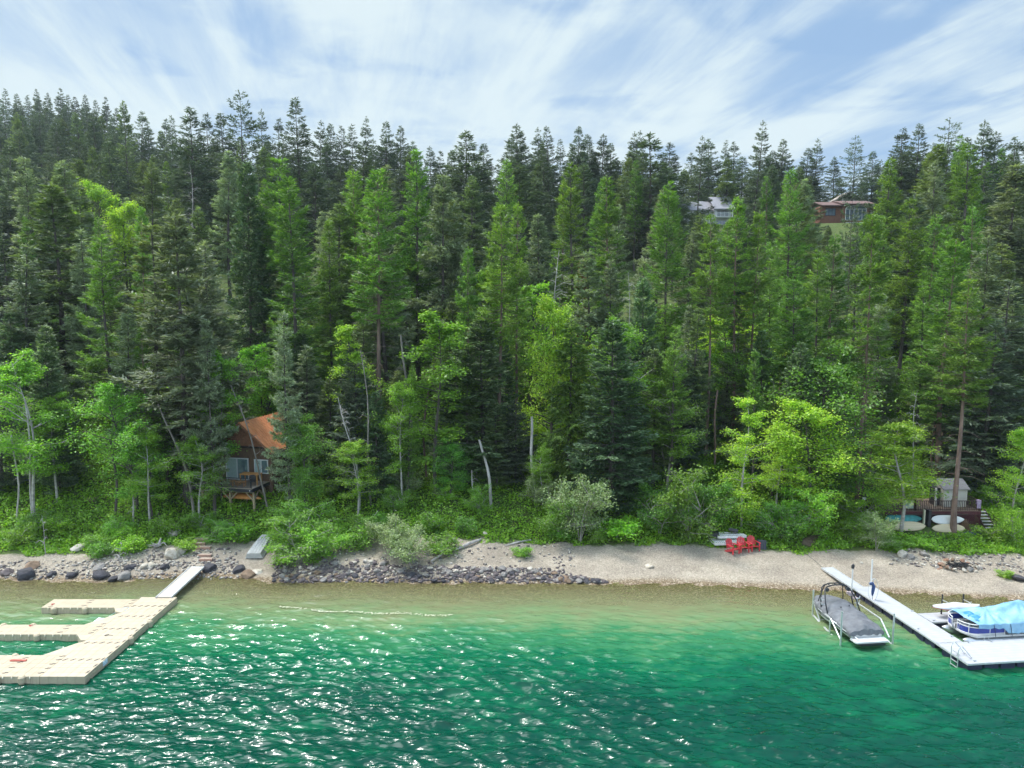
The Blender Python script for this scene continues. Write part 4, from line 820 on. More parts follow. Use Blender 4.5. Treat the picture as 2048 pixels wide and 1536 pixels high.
# ------------------------------------------------------------------ left: beige modular float
def left_dock():
    o = empty('modular_dock', (-26.0, 37.2, 0), 0, 'beige modular plastic float with three fingers for boats at the lower left', 'dock')
    ribx = slats('ribbed_beige_across', (.45, .375, .265), 0, 1.57, .62); riby = slats('ribbed_beige_along', (.47, .395, .28), 1, 1.57, .82)
    def cells(mb, x0, x1, y0, y1, s=.5):
        nx = round((x1-x0)/s); ny = round((y1-y0)/s); dx = (x1-x0)/nx; dy = (y1-y0)/ny
        for i in range(nx):
            for j in range(ny): 
                cx, cy = x0+dx*(i+.5), y0+dy*(j+.5); mb.box((cx, cy, .165), (dx-.014, dy-.014, .49), taper=1.0)
    wk = MB(); cells(wk, 0, 2.5, 0, 10.86); wk.build('walkway', riby, o)
    for (x0, y0, y1) in ((-5.9, 9.1, 10.5), (-9.5, 5.1, 6.48), (-9.5, 0, 2.45)):
        f = MB(); cells(f, x0, -.012, y0, y1); fo = f.build('finger', ribx, o)
        nb = MB()
        for k in range(int((-.3-x0)/.5)):
            nb.tube([(x0+.5+k*.5, y0-.03, .30), (x0+.5+k*.5, y0-.03, .40)], .035, 6)
        nb.build('connector_knob', DOCK, fo)
    def tri(pts, nm='gusset'):
        m = MB(); m.prism(pts, -.08, .413); m.build(nm, riby, o)
    tri([(-.55, 6.49), (-.006, 6.49), (-.006, 8.2), (-.1, 8.2), (-1.4, 6.49)]); tri([(-1.4, 2.46), (-.006, 2.46), (-.006, 4.2), (-.35, 3.9)])
    tri([(-.9, 9.09), (-.5, 8.45), (-.006, 8.3), (-.006, 9.09)]); tri([(-1.0, 5.09), (-.35, 4.35), (-.006, 4.3), (-.006, 5.09)])
    sm = MB()                                             # dark S-shaped seam couplers on the walking surface
    def S(x, y, a=0):
        c, s = math.cos(a), math.sin(a)
        for dx, dy, w_, h_ in ((-.075, -.03, .15, .045), (0, 0, .045, .10), (.075, .03, .15, .045)):
            sm.box((x+dx*c-dy*s, y+dx*s+dy*c, .4165), (w_, h_, .016), Matrix.Rotation(a, 3, 'Z'))
    for yy in (1.9, 4.0, 5.9, 7.7, 9.35):
        for k in range(5): S(.25+k*.46, yy, .5)
    for x0, ys in ((-.2, (.4, .9, 1.4, 1.9, 2.3)), (-2.2, (.4, 1.0, 1.6, 2.1)), (-.3, (5.3, 5.7, 6.2, 6.6)), (-2.3, (5.4, 5.9, 6.3)), (-.25, (9.3, 9.8, 10.3)), (-3.2, (9.4, 9.9, 10.3)), (-5.4, (9.3,)), (-4.4, (1.0, 1.6))):
        for y in ys: S(x0+.1*(y % 1), y, .0)
    for k in range(14): S(2.38, .5+k*.74, 1.1)
    sm.build('seam_coupler', BLACK, o)
    for x, y, l in ((-5.0, 9.08, .45), (-2.9, 9.08, .45), (-8.0, 5.08, .45), (-3.5, 5.08, .45), (-.95+.0, -.01, .4), (-2.3, -.01, .4), (-6.6, 6.5, .4), (-4.7, 6.5, .4), (-7.9, 2.47, .4), (-3.05, 2.47, .4), (2.51, 4.7, .3), (2.51, 7.0, .3)):
        m = MB(); m.tube([(x, y, .0), (x, y, .10), (x, y, .38), (x, y, .46)], [.15, .20, .20, .12], 12); m.build('bumper', DOCKS, o)
    ep = MB(); ep.box((2.515, 5.43, .22), (.03, 10.8, .12)); ep.box((2.515, 5.43, .03), (.025, 10.8, .06)); ep.build('side_rail', DOCKS, o)
    # things lying on the float
    m = MB(); m.box((0, 0, .035), (.9, .14, .07)); m.box((-.1, .0, .08), (.5, .10, .02)); b = m.build('plank', REDD); b.location = (-26.0-2.35, 38.95, .422); tag(b, 'short faded red plank on the nearest finger of the beige float', 'plank')
    for (x, y, nm, lab) in ((-31.4, 46.75, 'cleat', 'small red cleat strap on the farthest finger of the beige float'), (-30.7, 43.45, 'cleat', 'small red cleat strap on the middle finger of the beige float')):
        m = MB(); m.tube([(-.1, 0, .05), (.12, .06, .06)], .022, 6); m.box((0, 0, .02), (.06, .06, .04)); b = m.build(nm, RED); b.location = (x, y, .412); tag(b, lab, 'cleat')
    m = MB(); pts = [(-.12, .02), (-.08, .12), (.05, .14), (.08, .05), (-.02, -.02), (-.1, 0), (.1, .06), (.3, .05), (.42, .0)]; m.tube([(p[0], p[1]*1.4, .015) for p in pts], .012, 5)
    b = m.build('rope', BLACK); b.location = (-25.1, 42.1, .412); tag(b, 'loop of dark rope lying on the walkway of the beige float', 'rope')
    m = MB(); m.tube([(-1.2, -.9, -.02), (-.8, -.5, .0), (-.35, -.1, .25), (-.1, .1, .44), (.05, .35, .43), (.35, .4, .43), (.5, .1, .43), (.35, -.15, .43)], .012, 5)
    b = m.build('rope', mat('pale_blue_rope', (.45, .6, .7), .8)); b.location = (-26.3, 45.9, 0); tag(b, 'pale blue mooring rope hanging off the beige float', 'rope')
    m = MB(); m.grid(lambda u, v: (-.85+1.5*u, -.55+1.0*v*(1-.5*u), .06+.22*math.sin(PI*u)*math.sin(PI*v)), 14, 8); b = m.build('foam_mat', mat('white_foam', (.62, .68, .72), .6), None, True); b.location = (-26.75, 45.15, -.03); tag(b, 'white foam mat floating in the corner of the upper slip', 'foam mat')
    m = MB(); m.box((0, 0, 0), (.02, .45, .26)); b = m.build('number_plate', mat('blue_white_plate', (.55, .65, .8), .5, .4, 12)); b.location = (-23.456, 39.1, .25); tag(b, 'small blue and white plate on the outer side of the beige float', 'sign')
    # gangway
    g = empty('gangway', (-24.35, 47.9, .46), 0, 'pale aluminium gangway from the beige float to the rocky shore', 'gangway')
    m = MB(); m.box((0, 2.75, .0), (1.0, 5.5, .05)); q = m.build('tread_plate', mat('pale_plank', (.42, .38, .33), .8, .12, 3, stretch=(5, .4, 1)), g)
    for sx in (-1, 1): m = MB(); m.box((sx*.53, 2.75, .0), (.06, 5.6, .13)); m.build('side_rail', ALUM, g)
    m = MB(); m.box((0, 5.62, -.02), (1.0, .22, .03)); m.build('end_flap', ALUM, g); g.rotation_euler[0] = .018; g.rotation_euler[2] = .02
left_dock()
# ------------------------------------------------------------------ right: white dock
RD = empty('dock', (25.81, 38.37, 0), D2R(6.5), 'white L-shaped dock with dark skirts reaching out from the beach on the right', 'dock')
RDM = Matrix.Translation((25.81, 38.37, 0))@Matrix.Rotation(D2R(6.5), 4, 'Z')
def rdp(u, w_, z=0): return RDM@Vector((u, w_, z))
def right_dock():
    wd = slats('white_deck_boards', (.40, .41, .43), 1, 1.1, .72, strength=.4)
    def sec(nm, x0, x1, y0, y1):
        m = MB(); m.box(((x0+x1)/2, (y0+y1)/2, .50), (x1-x0, y1-y0, .06)); p = m.build(nm, wd, RD)
        f = MB()
        for (a, b, c, d) in ((x0, y0, x1, y0), (x0, y1, x1, y1), (x0, y0, x0, y1), (x1, y0, x1, y1)):
            if a == c: f.box((a, (b+d)/2, .485), (.05, y1-y0-.06, .09))
            else: f.box(((a+c)/2, b, .485), (x1-x0+.05, .05, .09))
        f.build('frame', ALUM, p)
    sec('platform', 0, 8.5, 0, 2.5); sec('walkway', .02, 1.66, 2.56, 11.2); sec('finger', 1.74, 6.2, 5.25, 6.55)
    for (x0, x1, y0, y1, st) in ((.12, 8.3, .12, 2.36, .62), (.12, 1.55, 2.8, 11.0, .62), (1.85, 6.1, 5.35, 6.45, .6)):
        nx = max(2, int((x1-x0)/1.0)); ny = max(2, int((y1-y0)/1.0))
        for i in range(nx):
            for j in range(ny):
                if 0 < i < nx-1 and 0 < j < ny-1: continue
                cx = x0+(x1-x0)*(i+.5)/nx; cy = y0+(y1-y0)*(j+.5)/ny
                m = MB(); m.box((cx, cy, .16), ((x1-x0)/nx*.86, (y1-y0)/ny*.86, .50), taper=1.0); m.box((cx, cy, .425), ((x1-x0)/nx*.5, (y1-y0)/ny*.5, .03)); m.build('float_drum', NAVY, RD)
    for (x, y) in ((.18, 1.0), (.18, 4.4), (1.5, 3.2), (1.95, 2.35), (1.55, 6.9), (2.0, 5.4), (.6, .22), (3.4, 2.3)):
        m = MB(); m.tube([(x-.1, y, .60), (x+.1, y, .60)], .02, 6); m.box((x, y, .56), (.07, .05, .06)); m.build('cleat', ALUM, RD)
    g = empty('gangway', rdp(.42, 11.2, .50), D2R(6.5), 'narrow white gangway ramp resting on the gravel beach at the right', 'gangway')
    m = MB(); m.box((0, 2.0, .0), (.84, 4.0, .05)); m.build('tread_plate', wd, g)
    for sx in (-1, 1): m = MB(); m.box((sx*.45, 2.0, -.02), (.05, 4.0, .14)); m.build('side_rail', ALUM, g)
    # ladder
    l = empty('swim_ladder', rdp(.0, .62, .53), D2R(6.5), 'aluminium swim ladder hooked over the outer corner of the white dock', 'ladder')
    for y in (.0, .55):
        m = MB(); m.tube([(-.12, y, -1.0), (-.12, y, .50), (-.04, y, .68), (.10, y, .72), (.30, y, .50), (.72, y-.0, .02)], .025, 8); m.build('handrail', ALU, l)
    for z in (-.25, -.55, -.85): m = MB(); m.tube([(-.12, 0, z), (-.12, .55, z)], .03, 6); m.build('rung', ALU, l)
    m = MB(); m.tube([(.0, 0, .22), (.0, .55, .22)], .02, 6); m.tube([(.55, 0, .15), (.55, .55, .15)], .018, 6); m.build('crossbar', ALU, l)
    # posts with lamp / pump, hoop net
    p = rdp(-.12, 11.05); a = empty('dock_post', (p.x, p.y, 0), 0, 'white post with a black lamp on top at the shore end of the white dock', 'post')
    m = MB(); m.tube([(0, 0, -.6), (0, 0, 2.05)], .05, 8); m.build('pole', GEL, a); m = MB(); m.tube([(0, 0, 2.02), (0, 0, 2.12), (.02, 0, 2.28), (.05, 0, 2.36)], [.09, .12, .10, .03], 8); m.tube([(0, 0, 2.15), (.16, 0, 2.2)], .03, 6); m.build('lamp', BLACKM, a)
    p = rdp(1.55, 11.35); a = empty('dock_post', (p.x, p.y, 0), 0, 'plain tall white post right of the shore end of the white dock', 'post')
    m = MB(); m.tube([(0, 0, -.6), (0, 0, 2.5)], .055, 8); m.build('pole', GEL, a); m = MB(); m.tube([(0, 0, .35), (0, 0, .55)], .09, 8); m.build('bracket', ALUM, a)
    p = rdp(.12, 9.0); a = empty('hose_reel', (p.x, p.y, .53), 0, 'dark blue winch hanging in a thin wire hoop on the white dock edge', 'winch')
    m = MB(); m.tube([(.35*math.cos(t*2*PI/24), -.05, .75+.78*math.sin(t*2*PI/24)) for t in range(25)], .014, 5); m.build('hoop', ALUM, a)
    m = MB(); m.tube([(0, 0, 0), (0, 0, 1.5)], .03, 6); m.build('pole', ALUM, a)
    m = MB(); m.tube([(-.02, 0, .3), (0, 0, .55), (.05, 0, .95), (-.05, 0, 1.25)], [.05, .10, .12, .05], 10); m.box((-.15, 0, 1.15), (.22, .16, .14)); m.build('winch_body', mat('dark_blue_plastic', (.02, .05, .16), .4), a)
    m = MB(); m.tube([(-.1, 0, -.02), (.1, .02, -.02), (.22, 0, .05)], .05, 8); m.build('foot', GEL, a)
right_dock()
# ------------------------------------------------------------------ boat lift
def boat_lift():
    o = empty('boat_lift', (21.9, 44.0, 0), 0, 'aluminium boat lift frame with guide rails and tall corner posts in the shallows', 'boat lift')
    def L(p): return (p[0]-21.9, p[1]-44.0, p[2])
    for (x, y, h) in ((20.26, 46.05, 1.75), (20.17, 41.75, 2.15), (23.43, 41.87, 1.95), (20.26, 43.45, .95), (23.3, 46.2, 1.1)):
        m = MB(); m.tube([L((x, y, -1.2)), L((x, y, h))], .055, 8); m.build('post', ALU, o)
    for pts in ([(20.3, 46.05, .95), (20.28, 43.4, .92), (20.35, 42.1, .12)], [(23.1, 45.9, .95), (23.45, 43.4, .92), (23.45, 42.3, .2)], [(20.28, 43.35, .85), (20.75, 42.2, .75), (21.0, 41.15, .55)], [(20.3, 46.0, .92), (20.42, 45.2, -.1)]):
        m = MB(); m.tube([L(p) for p in pts], .05, 8); m.build('guide_rail', ALU, o)
    for pts in ([(20.3, 46.1, -.05), (20.25, 41.8, -.12)], [(23.4, 46.2, -.05), (23.45, 41.9, -.12)], [(20.3, 42.6, -.1), (23.4, 42.6, -.1)], [(20.3, 45.4, -.08), (23.3, 45.4, -.08)]):
        m = MB(); m.beam(L(pts[0]), L(pts[1]), .12, .14); m.build('frame_beam', ALUM, o)
    for x in (21.35, 22.35): m = MB(); m.beam(L((x+.1, 41.8, .18)), L((x-.4, 46.4, .18)), .14, .1); m.build('bunk', BLACK, o)
boat_lift()
# ------------------------------------------------------------------ covered wake boat
def wake_boat():
    o = empty('wake_boat', (21.72, 41.72, .0), D2R(6.5), 'wake boat under a grey cover with a black tower raised on the lift', 'boat')
    Ln = 6.3
    def hw(t): return 1.16*min(1, .93+.12*t) if t < .5 else 1.18*math.sqrt(max(0, 1-((t-.5)/.5)**2.6))*.98+.02
    def sheer(t): return .88+.22*t
    o.scale = (.99, .81, .97); h = MB()
    def hull(u, v):                                            # u along, v around (port sheer -> keel -> starboard sheer)
        a = (v-.5)*2; w_ = hw(u); s = 1 if a > 0 else -1; b = abs(a)
        if b > .55: x = w_*(.90+.10*(b-.55)/.45); z = .42+(sheer(u)-.42)*(b-.55)/.45
        else: x = w_*.90*(b/.55); z = .20+.22*(b/.55)+.16*u*u*(1-b)
        return (s*x, u*Ln, z+(u**4)*.25*(1-b))
    h.grid(hull, 26, 20); h.add([hull(0, j/20) for j in range(21)], [tuple(range(21))]); h.build('hull', GEL, o, True)
    st = MB()
    for sx in (-1, 1):
        st.grid(lambda u, v: (sx*(hw(u)*(.975+.03*v)+.012), u*Ln, .60+v*.20+.12*u), 24, 2)
    st.build('hull_stripe', BLACKM, o)
    c = MB()
    def cov(u, v):
        a = (v-.5)*2; b = abs(a); s = 1 if a > 0 else -1; w_ = hw(u)+.045; sh = sheer(u)
        ridge = float(np.interp(u, [0, .03, .07, .16, .30, .45, .56, .62, .75, .9, 1], [.95, 1.12, 1.24, 1.28, 1.26, 1.30, 1.48, 1.50, 1.42, 1.25, 1.06]))
        if b > .86: x = w_; z = sh+.04-(b-.86)/.14*.26
        else:
            q = b/.86; x = w_*q; z = sh+.04+(ridge-sh)*(1-q**2.4)
        wr = .022*math.sin(x*5+u*23+math.sin(u*31))+.016*math.sin(u*44+x*3)+.07*noise.noise(Vector((x*1.4, u*7, 3)))+.05*abs(noise.noise(Vector((x*2.6+u*4, u*13-x, 8))))
        if u < .09: wr += .05*math.sin(x*9+u*30)*(1-u/.09)
        return (s*x*(1+.012*math.sin(u*60)), u*Ln-(.06 if u < .02 else 0)+(.0), z+wr)
    c.grid(cov, 60, 40); e = [cov(0, j/40) for j in range(41)]; eb = [(p[0]*(.99+.02*math.sin(i*1.9)), p[1]-.05-.04*math.sin(i*1.1), .70+.04*math.sin(i*.8)) for i, p in enumerate(e)]
    c.add(e+eb, [(j, j+1, 42+j, 41+j) for j in range(40)]); c.build('cover', COVERM, o, True)
    m = MB(); m.prism([(-1.0, -.78), (1.0, -.78), (1.08, -.62), (1.10, -.06), (-1.10, -.06), (-1.08, -.62)], .44, .54); m.build('swim_platform', GEL, o)
    m = MB(); m.box((0, -.62, .36), (1.6, .5, .12)); m.build('platform_bracket', BLACKM, o)
    t = MB()
    for sx in (-1, 1):
        for (y0, y1) in ((3.0, 4.05), (3.9, 4.5)):
            t.tube([(sx*1.14, y0, 1.02), (sx*1.08, (y0+y1)/2-.02, 1.7), (sx*.88, y1, 2.3), (sx*.66, y1+.12, 2.48)], .045, 8)
    t.tube([(-.68, 4.15, 2.47), (-.3, 4.2, 2.56), (.3, 4.2, 2.56), (.68, 4.15, 2.47)], .05, 8); t.tube([(-.66, 4.6, 2.46), (-.3, 4.65, 2.54), (.3, 4.65, 2.54), (.66, 4.6, 2.46)], .045, 8)
    for x in (-.45, 0, .45): t.tube([(x, 4.18, 2.54), (x, 4.64, 2.53)], .035, 6)
    t.build('tower', BLACKM, o, True)
    for sx in (-1, 1):
        m = MB()
        for z in (1.45, 1.75): m.tube([(sx*1.02, 3.6, z), (sx*1.32, 3.55, z+.04), (sx*1.36, 3.55, z+.2)], .028, 6)
        m.build('board_rack', ALUM, o)
        m = MB(); m.tube([(sx*.72, 4.0, 2.3), (sx*.72, 4.22, 2.3)], [.13, .11], 12); m.build('tower_speaker', BLACK, o)
    for sx in (-1, 1): m = MB(); m.tube([(sx*.9, 5.0, 1.0), (sx*.82, 4.85, 1.6), (sx*.7, 4.72, 2.1), (sx*.62, 4.62, 2.44)], .03, 6); m.build('front_strut', BLACKM, o)
    m = MB(); m.box((.95, 4.1, 1.95), (.34, .5, .16)); m.box((1.1, 3.75, 1.75), (.25, .3, .12)); m.build('folded_cover', mat('pink_grey_cloth', (.40, .33, .34), .8, .3, 8), o)
    for x, y in ((-.25, 2.95), (.45, 3.2)): m = MB(); m.tube([(x, y, 1.42), (x, y, 1.50)], [.05, .03], 8); m.build('cover_vent', BLACK, o)
    m = MB()
    for sx in (-1, 1): m.tube([(sx*1.2, .3, .84), (sx*1.23, 2.2, .88), (sx*1.2, 4.2, .95)], .02, 6)
    m.build('rub_rail', ALUM, o)
wake_boat()
# ------------------------------------------------------------------ pontoon boat
def pontoon():
    o = empty('pontoon_boat', rdp(2.15, 2.74, 0), D2R(6.5), 'pontoon boat with navy side panels half hidden under a light blue tarp', 'boat')
    Ln, W = 6.9, 2.42                                          # local x from bow, y across
    for y in (.32, W-.32):
        m = MB(); m.tube([(.0, y, .38), (.16, y, .33), (.45, y, .24), (.95, y, .16), (Ln, y, .16)], [.04, .15, .26, .33, .33], 16); m.tube([(.0, y, .38), (.1, y, .40)], .05, 6); m.build('pontoon', ALU, o, True)
        m = MB(); m.box((Ln/2+.4, y, .50), (Ln-.9, .22, .12)); m.build('pontoon_bracket', ALUM, o)
    dk = [(.75, .06), (.45, .35), (.28, .8), (.28, W-.8), (.45, W-.35), (.75, W-.06), (Ln, W-.06), (Ln, .06)]
    m = MB(); m.prism(dk, .56, .66); m.build('deck', GEL, o)
    # fence outline, rounded bow
    def arc(r0): 
        pts = []
        for k in range(9): a = PI+PI/2*k/8; pts.append((.55+.75+.75*math.cos(a)-.4, .12+.75+.75*math.sin(a)))
        return pts
    near = arc(0)+[(1.6, .12), (2.6, .12)]; far = [(p[0], W-p[1]) for p in arc(0)]+[(1.6, W-.12), (2.6, W-.12)]
    def fence(pts, gate=False):
        p = MB()
        n = len(pts)
        for a, b in zip(pts[:-1], pts[1:]): p.add([(a[0], a[1], .80), (b[0], b[1], .80), (b[0], b[1], 1.14), (a[0], a[1], 1.14)], [(0, 1, 2, 3)]); 
        p.build('fence_panel', PANEL, o)
        r = MB()
        for z, rr in ((1.36, .030), (1.17, .022), (.77, .025), (.70, .022)): r.tube([(x, y, z) for x, y in pts], rr, 7)
        for i in sorted({0, min(4, n-1), n-1, max(0, n-2)}): x, y = pts[i]; r.tube([(x, y, .66), (x, y, 1.36)], .024, 6)
        r.build('fence_rail', GEL, o)
    fence(near); fence(far); fence([(.15, .87), (.12, 1.0)]); fence([(.12, W-1.0), (.15, W-.87)])
    def fence2(x0, x1, y):
        p = MB(); p.add([(x0, y, .80), (x1, y, .80), (x1, y, 1.14), (x0, y, 1.14)], [(0, 1, 2, 3)]); p.build('fence_panel', PANEL, o)
    fence2(2.6, Ln-.1, .13); fence2(2.6, Ln-.1, W-.13)
    # tarp: tent over a pole at x=3.4, falling in folds to the rails
    t = MB()
    def tp(u, v):
        x = .75+u*(Ln-.55); a = (v-.5)*2; b = abs(a); s = 1 if a > 0 else -1
        ridge = float(np.interp(x, [.7, 1.1, 1.7, 2.15, 2.55, 3.4, 4.3, 5.2, 6.8], [1.36, 1.40, 1.62, 1.84, 1.72, 2.10, 2.34, 2.05, 1.75]))
        side = float(np.interp(x, [.7, 1.6, 2.4, 2.7, 7], [1.15, 1.12, 1.1, .78, .72])); top = 1.40
        hw_ = W/2-.05+.03
        if x > 2.3: k = min(1, (x-2.3)/.35)
        else: k = 0
        if b < .70: q = b/.70; y = hw_*q; z = top+(ridge-top)*(1-q)**(.9)+.02
        else: q = (b-.70)/.30; y = hw_+.05*q*k; z = top+.02-(top-side)*q
        star = 0; dx = x-2.15
        d = math.hypot(dx, y*.9); an = math.atan2(y, dx)
        star += .07*math.sin(an*11)*math.exp(-((d-.75)/.55)**2)
        d2 = math.hypot(x-4.3, y); star += .04*math.sin(math.atan2(y, x-4.3)*9)*math.exp(-((d2-.8)/.6)**2)
        wr = .03*noise.noise(Vector((x*1.7, y*2.0*s, 1)))*2+.02*math.sin(x*7+y*5)
        fold = (.04*math.sin(x*8)+.03*math.sin(x*17+1))*(q if b >= .70 else 0)*k
        return (x, W/2+s*(y+fold), z+star+wr*(1 if b < .7 else .4))
    t.grid(tp, 90, 56); t.build('tarp', TARP, o, True)
    m = MB(); m.grid(lambda u, v: (1.05+.55*u+.08*math.sin(v*9), .45+1.6*v, 1.40+.20*math.sin(PI*u)*math.sin(PI*v)+.06*math.sin(v*17+u*6)), 10, 18); m.build('tarp_bunch', mat('bright_blue_cloth', (.03, .20, .50), .5, .3, 4, bump=.4, bscale=6), o, True)
    for x in (1.75, 2.85, 4.35, 5.6):
        m = MB(); m.tube([(x, .02, 1.38), (x+.06, -.03, 1.0), (x+.12, -.04, .62)], .016, 5); m.build('tie_strap', NAVY, o)
    m = MB(); m.tube([(1.15, -.02, .66), (1.05, -.06, .3), (1.0, -.1, .05)], .02, 6); m.tube([(1.45, -.02, .66), (1.35, -.06, .3), (1.3, -.1, .05)], .02, 6); m.tube([(1.05, -.06, .3), (1.35, -.06, .3)], .02, 6); m.build('boarding_ladder', ALU, o)
    m = MB(); m.box((.42, 1.2, .80), (.28, .3, .26)); m.tube([(.42, 1.2, .9), (.3, 1.2, 1.15)], .03, 6); m.build('anchor_box', BLACK, o)
pontoon()
# kayak rack with kayak on the finger
def kayak():
    p = rdp(3.2, 6.3, .53); o = empty('kayak_rack', p, D2R(2), 'black two-post rack standing on the dock finger behind the tarp', 'rack')
    for x in (.0, 1.42):
        m = MB(); m.tube([(x, 0, 0), (x, 0, 1.35)], .05, 8); m.build('post', BLACKM, o)
        for z in (.42, .98): 
            m = MB(); m.tube([(x, 0, z), (x+.04, -.62, z+.03), (x+.05, -.68, z+.12)], .028, 6); m.build('arm', ALU, o)
    k = empty('kayak', p+Vector((.72, -.33, .58)), D2R(2), 'white kayak with a red lower side carried on the rack', 'kayak'); k.scale = (1.08, 1.0, 1.35)
    L_ = 1.45
    def f(top):
        m = MB()
        def g(u, v):
            x = (u-.5)*2*L_; w_ = .36*max(0, 1-abs(u-.5)**2.6*5.8)**.7+.004; a = PI*v; z0 = .05*abs(u-.5)**2*6
            return (x, w_*math.cos(a), z0+(1 if top else -1)*math.sin(a)*(.27 if top else .12)*max(.12, 1-abs(u-.5)*1.4))
        m.grid(g, 30, 12); return m
    f(True).build('top_shell', GEL, k, True); f(False).build('lower_shell', RED, k, True)
kayak()
# ------------------------------------------------------------------ beach things
def chair(px, row, rz, label):
    g = ground(px, row); o = empty('adirondack_chair', g, rz, label, 'chair', 'red chairs on the beach'); o.scale = (1.12, 1.12, 1.12)
    bk = MB(); R_ = Matrix.Rotation(D2R(-20), 3, 'X')            # faces -Y
    for i in range(5):
        x = (i-2)*.115; hh = .68-.035*(i-2)**2*.9
        c = Vector((x*1.08, .30, .33))+R_@Vector((0, 0, hh/2)); bk.box(c, (.098, .025, hh), R_)
    bk.box(Vector((0, .33, .33))+R_@Vector((0, 0, .12)), (.56, .03, .07), R_); bk.box(Vector((0, .34, .33))+R_@Vector((0, 0, .45)), (.54, .03, .06), R_); bk.build('backrest', RED, o)
    st = MB()
    for i in range(6): y = -.28+i*.115; st.box((0, y, .37-.03*i), (.54, .10, .025), Matrix.Rotation(D2R(-14), 3, 'X'))
    st.build('seat', RED, o)
    for s in (-1, 1):
        m = MB(); m.prism([(s*.26, .36), (s*.36, .36), (s*.40, -.28), (s*.36, -.36), (s*.28, -.36), (s*.27, -.1)][::s], .585, .612); m.build('armrest', RED, o)
        m = MB(); m.box((s*.30, -.29, .29), (.05, .11, .58), taper=.9); m.build('leg', RED, o)
        m = MB(); m.beam((s*.28, -.30, .34), (s*.28, .52, .03), .045, .13); m.beam((s*.33, .28, .56), (s*.30, .30, .22), .04, .06); m.build('leg', RED, o)
    return o
chair(1466, 1107, D2R(28), 'leftmost red chair, turned a little to the side on the gravel')
chair(1486, 1103, D2R(8), 'middle one of the three red chairs on the gravel')
chair(1507, 1101, D2R(12), 'right-hand red chair beside the leaning black float')
def lattice(px, row, lx, ly, rz, label, z=.0, tilt=(0, 0)):
    g = ground(px, row); o = empty('dock_section', (g.x, g.y, g.z+z), rz, label, 'dock section', 'white dock sections stored on the beach'); o.rotation_euler[0] = tilt[0]; o.rotation_euler[1] = tilt[1]
    m = MB()
    for s in (-1, 1): m.box((0, s*ly/2, .13), (lx, .06, .2)); m.box((s*lx/2, 0, .13), (.06, ly-.06, .2))
    m.build('frame', mat('weathered_white_paint', (.70, .69, .67), .7, .2, 4), o)
    m = MB(); n = int(lx/.16)
    for i in range(n): m.box((-lx/2+.1+i*(lx-.2)/(n-1), 0, .215), (.075, ly-.14, .03))
    for y in (-ly/4, ly/4): m.box((0, y, .245), (lx-.14, .08, .03))
    m.build('slats', mat('white_slats', (.74, .74, .73), .7, .15, 4), o)
lattice(1452, 1086, 2.5, 1.5, D2R(6), 'white slatted dock section lying lowest by the red chairs', .0)
lattice(1457, 1077, 2.5, 1.4, D2R(10), 'upper white slatted dock section stacked behind the lower one', .18, (-.06, .03))
def floatbox(p, rot, dims, label):
    o = empty('dock_float', p, 0, label, 'float', 'black dock floats on the beach'); o.rotation_euler = rot
    m = MB(); m.box((0, 0, dims[2]/2), dims, taper=.9); m.build('shell', BLACK, o)
    m = MB()
    for i in range(4):
        x = -dims[0]/2+dims[0]*(i+.5)/4
        m.box((x, -dims[1]/2+.01, dims[2]*.45), (dims[0]*.12, .05, dims[2]*.55)); m.box((x, 0, dims[2]), (dims[0]*.10, dims[1]*.7, .03))
    m.build('rib', BLACKM, o)
g = ground(1428, 1079); floatbox((g.x, g.y, g.z+.28), (-.05, .0, D2R(-12)), (.75, 1.0, .32), 'black float sitting on the left part of the white dock sections')
g = ground(1466, 1073); floatbox((g.x, g.y, g.z+.40), (-.35, .1, D2R(-18)), (.8, 1.1, .22), 'black float lying behind the middle red chair')
g = ground(1523, 1096); floatbox((g.x, g.y, g.z+.0), (D2R(58), .05, D2R(-8)), (.78, 1.4, .2), 'black float panel leaning on the bush beside the right red chair')
# rope from the bushes to the gangway
def rope():
    m = MB(); a = ground(1588, 1084); b = rdp(.3, 15.1); pts = []
    for i in range(15):
        t = i/14; x, y = a.x+(b.x-a.x)*t, a.y+(b.y-a.y)*t; pts.append((x, y, max(H(x, y)+.03, .0)+.25*(1-t)*(1-t)))
    m.tube(pts, .014, 5); tag(m.build('rope', BLACK), 'thin dark rope running down the beach to the gangway', 'rope')
rope()
# fire pit
def firepit():
    c = ground(1915, 1134); o = empty('fire_pit', c, 0, 'fire pit of reddish and grey stones heaped with black charred wood', 'fire pit'); r = random.Random(3)
    for i in range(46):
        a = r.uniform(0, 6.28); d = r.uniform(.95, 1.75); q = link('stone', ROCKS[r.choice(['rust', 'grey', 'pale', 'grey', 'brown', 'rust', 'pale'])][r.randrange(5)], o); s = r.uniform(.22, .42)
        x, y = d*1.1*math.cos(a), d*.8*math.sin(a); q.location = (x, y, H(c.x+x, c.y+y)-c.z+s*.15+(.12 if d < 1.3 else 0)); q.scale = (s, s, s); q.rotation_euler = (r.random(), r.random(), r.random()*6)
    for i in range(26):
        m = MB(); a = r.uniform(0, 6.28); x, y = r.uniform(-.7, .7), r.uniform(-.45, .45); l = r.uniform(.25, .6); dz = r.uniform(-.1, .15)
        m.tube([(x-l*math.cos(a), y-l*math.sin(a), .12), (x+l*math.cos(a), y+l*math.sin(a), .2+dz)], [.045, .03], 6); m.build('charred_log', mat('charcoal', (.012, .012, .013), .9, .5, 8) if i == 0 else bpy.data.materials['charcoal'], o)
firepit()
